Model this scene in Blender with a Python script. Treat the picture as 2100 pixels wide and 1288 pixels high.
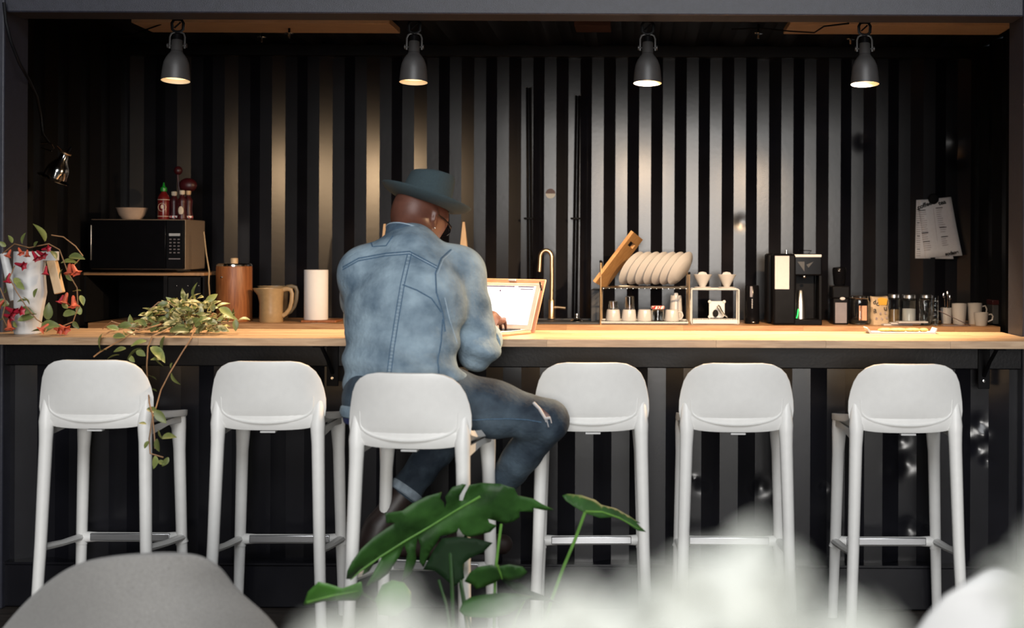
import bpy, bmesh, math, random
import numpy as np
from mathutils import Vector, Matrix, Euler, geometry
from mathutils.bvhtree import BVHTree
random.seed(7)
for o in list(bpy.data.objects): bpy.data.objects.remove(o)
sc = bpy.context.scene
COL = sc.collection
# ------------------------------------------------------------------ camera, light, exposure
F, CX, CY, HC, ROLL = 2700.0, 1303.0, 510.0, 1.38, math.radians(0.25)
cam = bpy.data.cameras.new('camera'); camo = bpy.data.objects.new('camera', cam); COL.objects.link(camo)
cam.sensor_width = 36.0; cam.lens = F/2100*36; cam.shift_x = -(CX-1050)/2100; cam.shift_y = -(644-CY)/2100
camo.matrix_world = Matrix.Translation((0, 0, HC)) @ Matrix.Rotation(math.pi/2, 4, 'X') @ Matrix.Rotation(ROLL, 4, 'Z')
cam.dof.use_dof = True; cam.dof.focus_distance = 5.7; cam.dof.aperture_fstop = 2.4
cam.clip_start = 0.05
sc.camera = camo
w = bpy.data.worlds.new('world'); sc.world = w; w.use_nodes = True
bgn = w.node_tree.nodes['Background']; bgn.inputs[0].default_value = (0.75, 0.85, 1.0, 1); bgn.inputs[1].default_value = 0.025
def area_light(name, loc, rot, sx, sy, power, col):
    l = bpy.data.lights.new(name, 'AREA'); l.shape = 'RECTANGLE'; l.size = sx; l.size_y = sy; l.energy = power; l.color = col
    o = bpy.data.objects.new(name, l); COL.objects.link(o); o.location = loc; o.rotation_euler = rot
    return o
# assumed daylight window, unseen area light for stools and wall reflections, behind the photographer
area_light('assumed_window_light', (0.55, -8.0, 2.0), (math.radians(90), 0, 0), 4.0, 2.6, 720, (1.0, 0.97, 0.93))
# added overhead fill light for the stools, above and behind the photographer
area_light('overhead_fill', (0.3, -1.8, 4.8), (math.radians(58), 0, 0), 4.5, 2.5, 330, (0.96, 0.98, 1.0))
sc.view_settings.view_transform = 'Standard'; sc.view_settings.look = 'None'
sc.view_settings.exposure = 0.0; sc.view_settings.gamma = 1.0; sc.view_settings.use_curve_mapping = False

# ------------------------------------------------------------------ pixel -> place
def P(px, py, d):
    dx, dy = px-CX, py-CY
    c, s = math.cos(ROLL), math.sin(ROLL)
    ux, uy = dx*c+dy*s, -dx*s+dy*c
    return Vector((ux/F*d, d, HC-uy/F*d))
def dz(py, px, z):            # depth of a pixel lying on the horizontal plane z
    uy = -(px-CX)*math.sin(ROLL)+(py-CY)*math.cos(ROLL)
    return (HC-z)*F/uy

# ------------------------------------------------------------------ mesh helpers
class G:
    def __init__(s): s.v = []; s.f = []
    def add(s, vs, fs):
        n = len(s.v); s.v += [Vector(a) for a in vs]; s.f += [tuple(i+n for i in f) for f in fs]; return s
    def box(s, c, d, rot=None):
        hx, hy, hz = d[0]/2, d[1]/2, d[2]/2
        vs = [Vector((x, y, z)) for x in (-hx, hx) for y in (-hy, hy) for z in (-hz, hz)]
        if rot is not None: vs = [rot @ a for a in vs]
        c = Vector(c)
        return s.add([a+c for a in vs], [(0, 1, 3, 2), (4, 6, 7, 5), (0, 4, 5, 1), (2, 3, 7, 6), (0, 2, 6, 4), (1, 5, 7, 3)])
    def tube(s, pts, r, n=8, cap=True, sq=None):
        pts = [Vector(p) for p in pts]; m = len(pts)
        rs = r if isinstance(r, (list, tuple)) else [r]*m
        t0 = (pts[1]-pts[0]).normalized()
        ref = Vector((0, 0, 1)) if abs(t0.z) < .9 else Vector((1, 0, 0))
        nrm = t0.cross(ref).normalized(); vs = []
        for i in range(m):
            t = (pts[min(i+1, m-1)]-pts[max(i-1, 0)]).normalized()
            nrm = (nrm-t*nrm.dot(t)).normalized(); b = t.cross(nrm)
            for k in range(n):
                a = 2*math.pi*k/n
                q = 1.0 if sq is None else sq
                vs.append(pts[i]+nrm*(math.cos(a)*rs[i])+b*(math.sin(a)*rs[i]*q))
        fs = [(i*n+k, i*n+(k+1) % n, (i+1)*n+(k+1) % n, (i+1)*n+k) for i in range(m-1) for k in range(n)]
        if cap: fs += [tuple(range(n-1, -1, -1)), tuple((m-1)*n+k for k in range(n))]
        return s.add(vs, fs)
    def lathe(s, prof, n=24, c=(0, 0, 0), M=None, sx=1, sy=1):
        vs, rows = [], []
        for r, z in prof:
            if r < 1e-6: rows.append([len(vs)]); vs.append(Vector((0, 0, z)))
            else:
                rows.append(list(range(len(vs), len(vs)+n)))
                vs += [Vector((r*sx*math.cos(2*math.pi*k/n), r*sy*math.sin(2*math.pi*k/n), z)) for k in range(n)]
        fs = []
        for a, b in zip(rows[:-1], rows[1:]):
            for k in range(n):
                k2 = (k+1) % n
                if len(a) == 1 and len(b) == 1: continue
                if len(a) == 1: fs.append((a[0], b[k2], b[k]))
                elif len(b) == 1: fs.append((a[k], a[k2], b[0]))
                else: fs.append((a[k], a[k2], b[k2], b[k]))
        if M is not None: vs = [M @ a for a in vs]
        c = Vector(c)
        return s.add([a+c for a in vs], fs)
    def ell(s, c, r, M=None, n=12, m=8):
        if not hasattr(r, '__len__'): r = (r, r, r)
        pr = [(math.sin(math.pi*i/m), -math.cos(math.pi*i/m)) for i in range(m+1)]
        S = Matrix.Diagonal(r)
        return s.lathe(pr, n, c, (M @ S) if M is not None else S)
    def prism(s, outline, t, M=None, c=(0, 0, 0)):   # outline in xy, thickness along z
        n = len(outline)
        vs = [Vector((x, y, z)) for z in (-t/2, t/2) for x, y in outline]
        tris = geometry.tessellate_polygon([[Vector((x, y, 0)) for x, y in outline]])
        fs = [tuple(tr) for tr in tris]+[tuple(i+n for i in reversed(tr)) for tr in tris]
        fs += [(i, (i+1) % n, n+(i+1) % n, n+i) for i in range(n)]
        if M is not None: vs = [M @ a for a in vs]
        c = Vector(c)
        return s.add([a+c for a in vs], fs)
    def grid(s, rows, close=False):
        n = len(rows[0]); vs = [a for r in rows for a in r]
        fs = [(i*n+k, i*n+(k+1) % n, (i+1)*n+(k+1) % n, (i+1)*n+k) for i in range(len(rows)-1) for k in range(n if close else n-1)]
        return s.add(vs, fs)
    def mesh(s, name, smooth=True, sharp=40):
        me = bpy.data.meshes.new(name); me.from_pydata([tuple(a) for a in s.v], [], s.f); me.validate(); me.update()
        bm = bmesh.new(); bm.from_mesh(me); bmesh.ops.recalc_face_normals(bm, faces=bm.faces)
        for f in bm.faces: f.smooth = smooth
        for e in bm.edges:
            if smooth and len(e.link_faces) == 2 and e.calc_face_angle(0) > math.radians(sharp): e.smooth = False
        bm.to_mesh(me); bm.free()
        return me
    def obj(s, name, m, parent=None, smooth=True, bevel=0, solid=0, sub=0, loc=None):
        return link(name, s.mesh(name, smooth), m, parent, bevel, solid, sub, loc)
def link(name, me, m, parent=None, bevel=0, solid=0, sub=0, loc=None):
    o = bpy.data.objects.new(name, me); COL.objects.link(o)
    if m is not None and not me.materials: me.materials.append(m)
    if parent is not None: o.parent = parent
    if loc is not None: o.location = loc
    if solid:
        d = o.modifiers.new('solid', 'SOLIDIFY'); d.thickness = solid; d.offset = 0
    if bevel:
        d = o.modifiers.new('bevel', 'BEVEL'); d.width = bevel; d.segments = 2; d.limit_method = 'ANGLE'
    if sub:
        d = o.modifiers.new('sub', 'SUBSURF'); d.levels = sub; d.render_levels = sub
    return o
def tag(o, label, cat, group=None):
    o['label'] = label; o['category'] = cat
    if group: o['group'] = group
    return o
def thing(name, label, cat, loc=(0, 0, 0), rz=0, group=None):
    o = bpy.data.objects.new(name, None); COL.objects.link(o); o.empty_display_size = .05
    o.location = loc; o.rotation_euler = (0, 0, rz)
    return tag(o, label, cat, group)
def struct(o): o['kind'] = 'structure'; return o
def dup(root, label, loc=None, rz=None):
    r = root.copy(); COL.objects.link(r); r['label'] = label
    if loc is not None: r.location = loc
    if rz is not None: r.rotation_euler = (0, 0, rz)
    for ch in [c for c in bpy.data.objects if c.parent == root]:
        c = ch.copy(); COL.objects.link(c); c.parent = r
        for g in [q for q in bpy.data.objects if q.parent == ch]:
            k = g.copy(); COL.objects.link(k); k.parent = c
    return r

# ------------------------------------------------------------------ materials
def M(name, col, rough=.5, metal=0., var=.12, scale=25, bump=0., bscale=120, spec=.5, trans=0., emit=0., coat=0., stretch=(1, 1, 1), col2=None, alpha=1., rnd=0., sheen=0., thr=None):
    m = bpy.data.materials.new(name); m.use_nodes = True; nt = m.node_tree; N = nt.nodes; L = nt.links
    b = N['Principled BSDF']
    geo = N.new('ShaderNodeTexCoord'); mp = N.new('ShaderNodeMapping'); mp.inputs['Scale'].default_value = stretch
    L.new(geo.outputs['Object'], mp.inputs['Vector'])
    nz = N.new('ShaderNodeTexNoise'); nz.inputs['Scale'].default_value = scale; nz.inputs['Detail'].default_value = 5
    L.new(mp.outputs[0], nz.inputs['Vector'])
    rp = N.new('ShaderNodeValToRGB')
    a = [max(0, c*(1-var)) for c in col]; d = [min(1, c*(1+var)) for c in (col2 or col)]
    rp.color_ramp.elements[0].color = (*a, 1); rp.color_ramp.elements[1].color = (*d, 1)
    lo, hi = thr or (.3, .7)
    rp.color_ramp.elements[0].position = lo; rp.color_ramp.elements[1].position = hi
    L.new(nz.outputs['Fac'], rp.inputs[0])
    out = rp.outputs[0]
    if rnd:
        oi = N.new('ShaderNodeObjectInfo'); hs = N.new('ShaderNodeHueSaturation')
        mr = N.new('ShaderNodeMapRange'); mr.inputs[3].default_value = 1-rnd; mr.inputs[4].default_value = 1+rnd
        L.new(oi.outputs['Random'], mr.inputs[0]); L.new(mr.outputs[0], hs.inputs['Value']); L.new(out, hs.inputs['Color']); out = hs.outputs[0]
    L.new(out, b.inputs['Base Color'])
    b.inputs['Roughness'].default_value = rough; b.inputs['Metallic'].default_value = metal
    b.inputs['Specular IOR Level'].default_value = spec
    b.inputs['Transmission Weight'].default_value = trans
    b.inputs['Coat Weight'].default_value = coat
    if sheen: b.inputs['Sheen Weight'].default_value = sheen
    if alpha < 1: b.inputs['Alpha'].default_value = alpha
    if emit: L.new(out, b.inputs['Emission Color']); b.inputs['Emission Strength'].default_value = emit
    if bump:
        n2 = N.new('ShaderNodeTexNoise'); n2.inputs['Scale'].default_value = bscale; n2.inputs['Detail'].default_value = 3
        L.new(mp.outputs[0], n2.inputs['Vector'])
        bp = N.new('ShaderNodeBump'); bp.inputs['Strength'].default_value = bump; bp.inputs['Distance'].default_value = .01
        L.new(n2.outputs['Fac'], bp.inputs['Height']); L.new(bp.outputs[0], b.inputs['Normal'])
    return m
def wood(name, c1, c2, rough=.45, sc_=(2.2, 22, 22), rnd=.15):
    m = bpy.data.materials.new(name); m.use_nodes = True; nt = m.node_tree; N = nt.nodes; L = nt.links; b = N['Principled BSDF']
    geo = N.new('ShaderNodeNewGeometry'); oi = N.new('ShaderNodeObjectInfo')
    ad = N.new('ShaderNodeVectorMath'); ad.operation = 'ADD'
    cb = N.new('ShaderNodeCombineXYZ'); ml = N.new('ShaderNodeMath'); ml.operation = 'MULTIPLY'; ml.inputs[1].default_value = 37.
    L.new(oi.outputs['Random'], ml.inputs[0]); L.new(ml.outputs[0], cb.inputs[0]); L.new(ml.outputs[0], cb.inputs[2])
    L.new(geo.outputs['Position'], ad.inputs[0]); L.new(cb.outputs[0], ad.inputs[1])
    mp = N.new('ShaderNodeMapping'); mp.inputs['Scale'].default_value = sc_; L.new(ad.outputs[0], mp.inputs[0])
    nz = N.new('ShaderNodeTexNoise'); nz.inputs['Scale'].default_value = 3.5; nz.inputs['Detail'].default_value = 6; nz.inputs['Distortion'].default_value = .6
    L.new(mp.outputs[0], nz.inputs[0])
    rp = N.new('ShaderNodeValToRGB'); rp.color_ramp.elements[0].color = (*c1, 1); rp.color_ramp.elements[1].color = (*c2, 1)
    rp.color_ramp.elements[0].position = .3; rp.color_ramp.elements[1].position = .68
    L.new(nz.outputs[0], rp.inputs[0])
    hs = N.new('ShaderNodeHueSaturation'); mr = N.new('ShaderNodeMapRange'); mr.inputs[3].default_value = 1-rnd; mr.inputs[4].default_value = 1+rnd
    L.new(oi.outputs['Random'], mr.inputs[0]); L.new(mr.outputs[0], hs.inputs['Value']); L.new(rp.outputs[0], hs.inputs['Color'])
    L.new(hs.outputs[0], b.inputs['Base Color']); b.inputs['Roughness'].default_value = rough
    bp = N.new('ShaderNodeBump'); bp.inputs['Strength'].default_value = .08; bp.inputs['Distance'].default_value = .01
    L.new(nz.outputs[0], bp.inputs['Height']); L.new(bp.outputs[0], b.inputs['Normal'])
    return m
m_paint = M('black_container_paint', (.0065, .0065, .009), .24, var=.25, scale=6, bump=.02, bscale=40, spec=.5)
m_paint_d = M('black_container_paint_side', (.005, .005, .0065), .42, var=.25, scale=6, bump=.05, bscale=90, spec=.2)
m_frame = M('charcoal_frame_paint', (.018, .019, .029), .5, var=.18, scale=30, bump=.15, bscale=300)
m_floor = M('dark_timber_floor', (.030, .024, .020), .5, var=.4, scale=5, bump=.1, bscale=60, stretch=(1, 8, 1))
m_bar = wood('oak_butcher_block', (.30, .19, .11), (.45, .31, .195))
m_back = wood('worktop_beech', (.33, .165, .07), (.48, .27, .13))
m_ply = wood('raw_pine', (.62, .43, .28), (.74, .54, .38), rnd=.05)
m_board = wood('bamboo', (.38, .19, .07), (.56, .32, .13), sc_=(6, 30, 6), rnd=.05)
m_wcyl = wood('reddish_teak', (.20, .062, .018), (.34, .12, .038), sc_=(20, 20, 3), rnd=.03)
m_light_wood = wood('pale_wood', (.52, .34, .18), (.64, .46, .28), sc_=(10, 10, 4), rnd=.03)
m_stool = M('white_recycled_plastic', (.76, .755, .735), .42, var=.02, scale=40, bump=.02, bscale=500)
m_alu = M('brushed_aluminium', (.62, .63, .65), .32, 1., var=.06, scale=60, stretch=(1, 30, 30))
m_chrome = M('chrome', (.75, .74, .72), .12, 1., var=.05)
m_steel = M('warm_brushed_steel', (.80, .58, .36), .36, 1., var=.05)  # gold tint of the warm lamplight put into the steel colour
m_black = M('black_plastic', (.005, .005, .006), .4, var=.2, spec=.06)
m_blackm = M('matte_black', (.006, .006, .007), .7, var=.2, spec=.15)
m_gloss = M('gloss_black', (.004, .004, .005), .15, var=.1, spec=.10)
m_lamp = M('dark_grey_lamp_enamel', (.040, .038, .038), .45, var=.1, bump=.03, bscale=400)
m_lampin = M('lamp_inner_white', (.8, .75, .65), .5, var=.02)
m_white = M('white_ceramic', (.46, .445, .435), .22, var=.02)
m_whitep = M('white_plastic', (.54, .54, .535), .4, var=.02)
m_paper = M('white_paper', (.50, .485, .49), .8, var=.03, scale=60)
m_menu = M('menu_paper', (.80, .78, .79), .8, var=.03, scale=60)
m_ink = M('black_ink', (.012, .011, .012), .7, var=.05)
m_grey_ink = M('grey_ink', (.30, .24, .25), .7, var=.05)
m_glass = M('clear_glass', (.9, .93, .93), .03, var=.01, trans=1., spec=.5)
m_beige = M('beige_stoneware', (.36, .235, .115), .35, var=.08, scale=60)
m_red = M('deep_red', (.045, .004, .006), .4, var=.3)
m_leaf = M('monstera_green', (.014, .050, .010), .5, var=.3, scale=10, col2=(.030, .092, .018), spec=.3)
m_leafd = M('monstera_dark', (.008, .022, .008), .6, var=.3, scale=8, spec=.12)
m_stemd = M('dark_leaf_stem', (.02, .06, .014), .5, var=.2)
m_leafl = M('young_leaf_green', (.06, .18, .03), .4, var=.25, scale=8)
m_stem = M('leaf_stem_green', (.10, .24, .04), .45, var=.2)
m_vine = M('vine_leaf', (.10, .14, .028), .42, var=.35, scale=14, col2=(.26, .28, .10), rnd=.35)
m_vstem = M('vine_stem', (.24, .13, .06), .6, var=.25)
m_flower = M('coral_flower', (.55, .07, .035), .5, var=.3, scale=12, col2=(.72, .17, .08), rnd=.3)
m_vine2 = M('lamplit_variegated_leaf', (.16, .17, .035), .42, var=.3, scale=30, col2=(.62, .56, .30), rnd=.3, thr=(.4, .56))  # variegated leaf, its cream brightened to put strong lamplight into the colour
m_fred = M('crimson_bud', (.34, .012, .03), .45, var=.25, rnd=.2)
m_felt = M('grey_wool_upholstery', (.27, .262, .25), .95, var=.22, scale=300, bump=.3, bscale=700, sheen=.2)
m_skin = M('brown_skin', (.115, .045, .030), .42, var=.15, scale=30, bump=.04, bscale=300)
m_denim = M('faded_denim', (.075, .125, .18), .85, var=.1, scale=11, bump=.35, bscale=70, col2=(.26, .345, .41), thr=(.28, .70))
m_denimd = M('denim_seam', (.060, .115, .185), .85, var=.3, scale=200)
m_thread = M('denim_stitch', (.33, .42, .50), .85, var=.15, scale=200)
m_jeans = M('washed_blue_jeans', (.010, .022, .040), .85, var=.25, scale=9, bump=.35, bscale=60, col2=(.062, .092, .122), thr=(.36, .78))
m_hat = M('blue_grey_felt', (.034, .055, .064), .95, var=.12, scale=200, bump=.15, bscale=500)
m_boot = M('dark_brown_leather', (.022, .013, .011), .45, var=.3, scale=20)
m_case = M('tan_leather', (.52, .26, .15), .5, var=.12)
m_screen = M('screen_white', (.86, .93, .97), .3, var=.02, emit=.85)
m_dsc = M('screen_dark', (.10, .05, .10), .4, var=.05, emit=.3)
m_gsc = M('screen_grey', (.62, .66, .70), .4, var=.05, emit=.7)
m_bulb = M('lit_bulb', (1.0, .72, .38), .4, var=.01, emit=1.6)
m_green = M('green_led', (.02, .9, .12), .4, var=.02, emit=2.0)
m_capg = M('green_cap', (.01, .22, .02), .35, var=.1)
m_sauce = M('red_chili_sauce', (.13, .008, .008), .25, var=.15)
m_lbl = M('cream_label', (.6, .5, .38), .6, var=.06)
m_pale = M('pale_petal', (.50, .51, .465), .7, var=.06, scale=12)
m_coffee = M('ground_coffee', (.02, .010, .006), .8, var=.4, scale=150)
m_sugarb = M('brown_sugar', (.30, .18, .075), .8, var=.2, scale=200)
m_sugarw = M('white_sugar', (.78, .78, .77), .8, var=.04, scale=200)
m_bag = M('kraft_bag', (.42, .31, .20), .75, var=.12, scale=18)
m_yellow = M('yellow_print', (.60, .32, .03), .7, var=.1)
m_gpanel = M('grey_machine_panel', (.16, .14, .15), .4, var=.1)
m_mw = M('brown_grey_metal', (.20, .145, .10), .5, var=.15, scale=200)
m_slate = M('slate', (.035, .038, .044), .6, var=.2)
m_tip = M('pastry', (.62, .34, .10), .7, var=.3, scale=60)
m_check = M('red_check', (.6, .03, .03), .5, var=.1, scale=90, col2=(.75, .7, .65), thr=(.48, .52))

# ------------------------------------------------------------------ main dimensions (metres, y = distance from camera)
Z_BAR, Z_BC = 1.052, 0.967
Y_BACK, Y_FW = 7.74, 5.08
XL, XR = -3.0, 2.0            # inner side walls
JL, JR = -2.40, 1.472         # jambs of the opening
Z_CEIL, Z_LINT = 2.56, 2.268
PER = .278

def corr_profile(x0, x1, near, depth=.036):
    """points (x, offset) of a container corrugation; near = x of a proud flat's centre"""
    pts = []; k = math.floor((x0-near)/PER)-1
    while near+k*PER < x1+PER:
        c = near+k*PER
        for dx, o in ((-.035, 0), (.035, 0), (.104, depth), (.174, depth)): pts.append((c+dx, o))
        k += 1
    out = []
    for a, b in zip(pts[:-1], pts[1:]):
        for x in (a, b):
            if x0 <= x[0] <= x1 and (not out or x[0] > out[-1][0]+1e-6): out.append(x)
    def at(x):
        for a, b in zip(pts[:-1], pts[1:]):
            if a[0] <= x <= b[0]: return a[1]+(b[1]-a[1])*(x-a[0])/max(b[0]-a[0], 1e-9)
        return 0
    return [(x0, at(x0))]+[p for p in out if x0+1e-4 < p[0] < x1-1e-4]+[(x1, at(x1))]
def corr_wall(name, prof, z0, z1, place, m, nz=2, warp=None):
    g = G(); rows = []
    for i in range(nz):
        z = z0+(z1-z0)*i/(nz-1); r = []
        for x, o in prof:
            p = place(x, o, z)
            if warp: p = warp(p)
            r.append(p)
        rows.append(r)
    g.grid(rows); o = link(name, g.mesh(name, True, 18), m)
    return struct(o)
near0 = -2.1695
back_prof = corr_profile(XL, XR, near0)
def subdiv(prof, n):
    r = []
    for a, b in zip(prof[:-1], prof[1:]):
        for i in range(n): r.append((a[0]+(b[0]-a[0])*i/n, a[1]+(b[1]-a[1])*i/n))
    return r+[prof[-1]]
def dent(lst):
    def f(p):
        q = Vector(p)
        for (cx, cz, r, dep) in lst:
            e = ((p.x-cx)**2+(p.z-cz)**2)/(r*r)
            if e < 4: q.y += .45*dep*math.exp(-e*2)
        return q
    return f
bd = []
for px, py, r, dp in ((1770, 290, .05, .02), (1960, 290, .07, -.022), (1964, 330, .05, .02), (1520, 455, .05, .012)):
    q = P(px, py, Y_BACK); bd.append((q.x, q.z, r, dp))
corr_wall('wall_back', subdiv(back_prof, 5), .10, 2.50, lambda x, o, z: Vector((x, Y_BACK-.018+o, z)), m_paint, 140, dent(bd))
struct(G().box(((XL+XR)/2, Y_BACK+.02, 2.535), (XR-XL, .14, .07)).obj('trim_back_top', m_paint_d, bevel=.004))
side_prof = corr_profile(Y_FW+.1, Y_BACK+.02, 5.2)
corr_wall('wall_left', side_prof, .10, Z_CEIL, lambda y, o, z: Vector((XL-o, y, z)), m_paint_d)
corr_wall('wall_right', side_prof, .10, Z_CEIL, lambda y, o, z: Vector((XR+o, y, z)), m_paint_d)
roof = corr_profile(XL-.04, XR+.04, -2.2, .02)
g = G(); g.grid([[Vector((x, y, Z_CEIL+o)) for x, o in roof] for y in (Y_FW-.05, Y_BACK+.05)])
struct(g.obj('ceiling', m_paint_d, smooth=False, solid=.004))
# front wall below the bar, with its dents
fd = []
random.seed(3)
for px, py, r, dp in ((1440, 1000, .03, .016), (1560, 1000, .045, .024), (1425, 985, .02, -.012), (1850, 905, .04, .02), (1860, 950, .05, .024), (1835, 965, .04, -.02), (1865, 1085, .045, .022),
                      (1895, 1075, .03, -.015), (2012, 865, .035, .02), (2020, 895, .03, -.02), (2008, 920, .035, .02), (2025, 945, .025, .014), (1985, 885, .03, .014), (1985, 925, .03, -.012), (1690, 1000, .03, .012)):
    q = P(px, py, Y_FW); fd.append((q.x, q.z, r, dp))
front_prof = corr_profile(JL-.62, JR+.55, (1348-CX)/532)
corr_wall('wall_front', subdiv(front_prof, 8), .16, .95, lambda x, o, z: Vector((x, Y_FW-.018+o, z)), m_paint, 130, dent(fd))
struct(G().box(((JL+JR)/2, Y_FW, .975), (JR-JL+1.2, .12, .10)).obj('trim_front_rail', m_paint_d, bevel=.004))
g = G(); g.box((-.46, Y_FW+.01, .085), (5.2, .13, .165))
struct(g.obj('trim_base_rail', m_paint, bevel=.006))
struct(G().box((-.46, Y_FW-.02, .172), (5.2, .09, .008)).obj('trim_base_lip', m_paint))
# opening frame
struct(G().box((JL-.35, 5.10, 1.33), (.70, .20, 2.66)).obj('trim_left_post', m_frame, bevel=.006))
struct(G().box((JR+.35, 5.10, 1.33), (.70, .20, 2.66)).obj('trim_right_post', m_frame, bevel=.006))
struct(G().box(((JL+JR)/2, 5.075, (Z_LINT+2.75)/2), (JR-JL, .15, 2.75-Z_LINT)).obj('trim_lintel', m_frame, bevel=.006))
struct(G().box(((JL+JR)/2, 5.185, Z_LINT+.08), (JR-JL, .06, .10)).obj('trim_lintel_flange', m_paint_d, bevel=.003))
struct(G().box((-.5, 2.5, -.02), (16, 16, .04)).obj('floor', m_floor, smooth=False))
struct(G().box((-.5, 6.42, .13), (5.06, 2.60, .04)).obj('floor_container', m_floor, smooth=False))
# pale battens under the roof
for a, b, y0, y1, nm in ((296, 812, 51, 66, 'trim_batten_left'), (1612, 2061, 54, 70, 'trim_batten_right')):
    ya, yb = 6.86, 7.02
    p0, p1 = P(a, 60, 6.93), P(b, 60, 6.93); zc = P((a+b)/2, (y0+y1)/2, 6.93).z
    struct(G().box(((p0.x+p1.x)/2, 6.90, zc+.012), (p1.x-p0.x, .30, .03)).obj(nm, m_ply, bevel=.002))
p0, p1 = P(1180, 60, 6.93), P(1253, 60, 6.93)
struct(G().box(((p0.x+p1.x)/2, 6.90, p0.z+.012), (p1.x-p0.x, .22, .03)).obj('trim_batten_short', M('dark_stained_batten', (.05, .02, .018), .7), bevel=.002))

# ------------------------------------------------------------------ wooden counters made of staves
stave_me = G().box((0, 0, 0), (1, 1, 1)).mesh('stave', False); stave_me.materials.append(m_bar)
stave_me2 = G().box((0, 0, 0), (1, 1, 1)).mesh('stave_b', False); stave_me2.materials.append(m_back)
def butcher(root, me, x0, x1, y0, y1, z0, z1, rows, lmin, lmax, seed, skip=None):
    rg = random.Random(seed); wd = (y1-y0)/rows
    for r in range(rows):
        x = x0-rg.random()*lmin*.9
        while x < x1:
            l = rg.uniform(lmin, lmax); a, b = max(x, x0), min(x+l, x1)
            if b-a > .02:
                o = bpy.data.objects.new('stave', me); COL.objects.link(o); o.parent = root
                o.location = Vector(((a+b)/2, y0+wd*(r+.5), (z0+z1)/2))-root.location
                o.scale = (b-a-.0006, wd-.0004, z1-z0-rg.random()*.0003)
            x += l
bar = thing('bar_counter', 'long pale oak butcher-block bar counter the man leans on', 'counter', (-.46, 5.0, Z_BAR))
butcher(bar, stave_me, JL-.35, JR+.30, 4.74, 5.0, Z_BAR-.027, Z_BAR, 6, .35, .75, 5)
butcher(bar, stave_me, JL+.004, JR-.004, 5.0, 5.27, Z_BAR-.027, Z_BAR, 6, .35, .75, 6)
bc = thing('back_counter', 'beech worktop on dark cabinets along the back corrugated wall', 'counter', (-.5, 7.4, .15))
butcher(bc, stave_me2, XL+.05, XR-.03, 7.10, 7.70, Z_BC-.036, Z_BC, 8, .4, .9, 8)
for i in range(7):
    x0 = XL+.05+i*.70
    c = G().box((x0+.345+.5, -.0+.02, .385), (.69, .52, .77)).obj('cabinet', m_blackm, bc, bevel=.003)
    d = G().box((x0+.345+.5, -.25, .40), (.67, .02, .70)).obj('door', m_paint_d, c, bevel=.003)
# brackets under the bar
def bracket(px, lab):
    p = P(px, 730, 5.02)
    t = thing('bar_bracket', lab, 'bracket', (p.x, 5.06, Z_BAR-.03), 0, 'steel brackets under the bar')
    G().box((0, -.045, -.085), (.045, .006, .17)).obj('wall_plate', m_black, t, bevel=.002)
    G().box((0, -.15, -.003), (.04, .26, .006)).obj('top_plate', m_black, t, bevel=.002)
    G().tube([(0, -.05, -.12), (0, -.13, -.06), (0, -.22, -.008)], .008, 6).obj('brace', m_black, t)
    G().lathe([(0, .006), (.006, .005), (.008, 0)], 8, (0, -.048, -.14), Matrix.Rotation(math.pi/2, 3, 'X')).obj('bolt', m_chrome, t)
bracket(2017, 'black steel bracket under the bar behind the rightmost stool')
bracket(683, 'black steel bracket under the bar left of the seated man')

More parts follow.
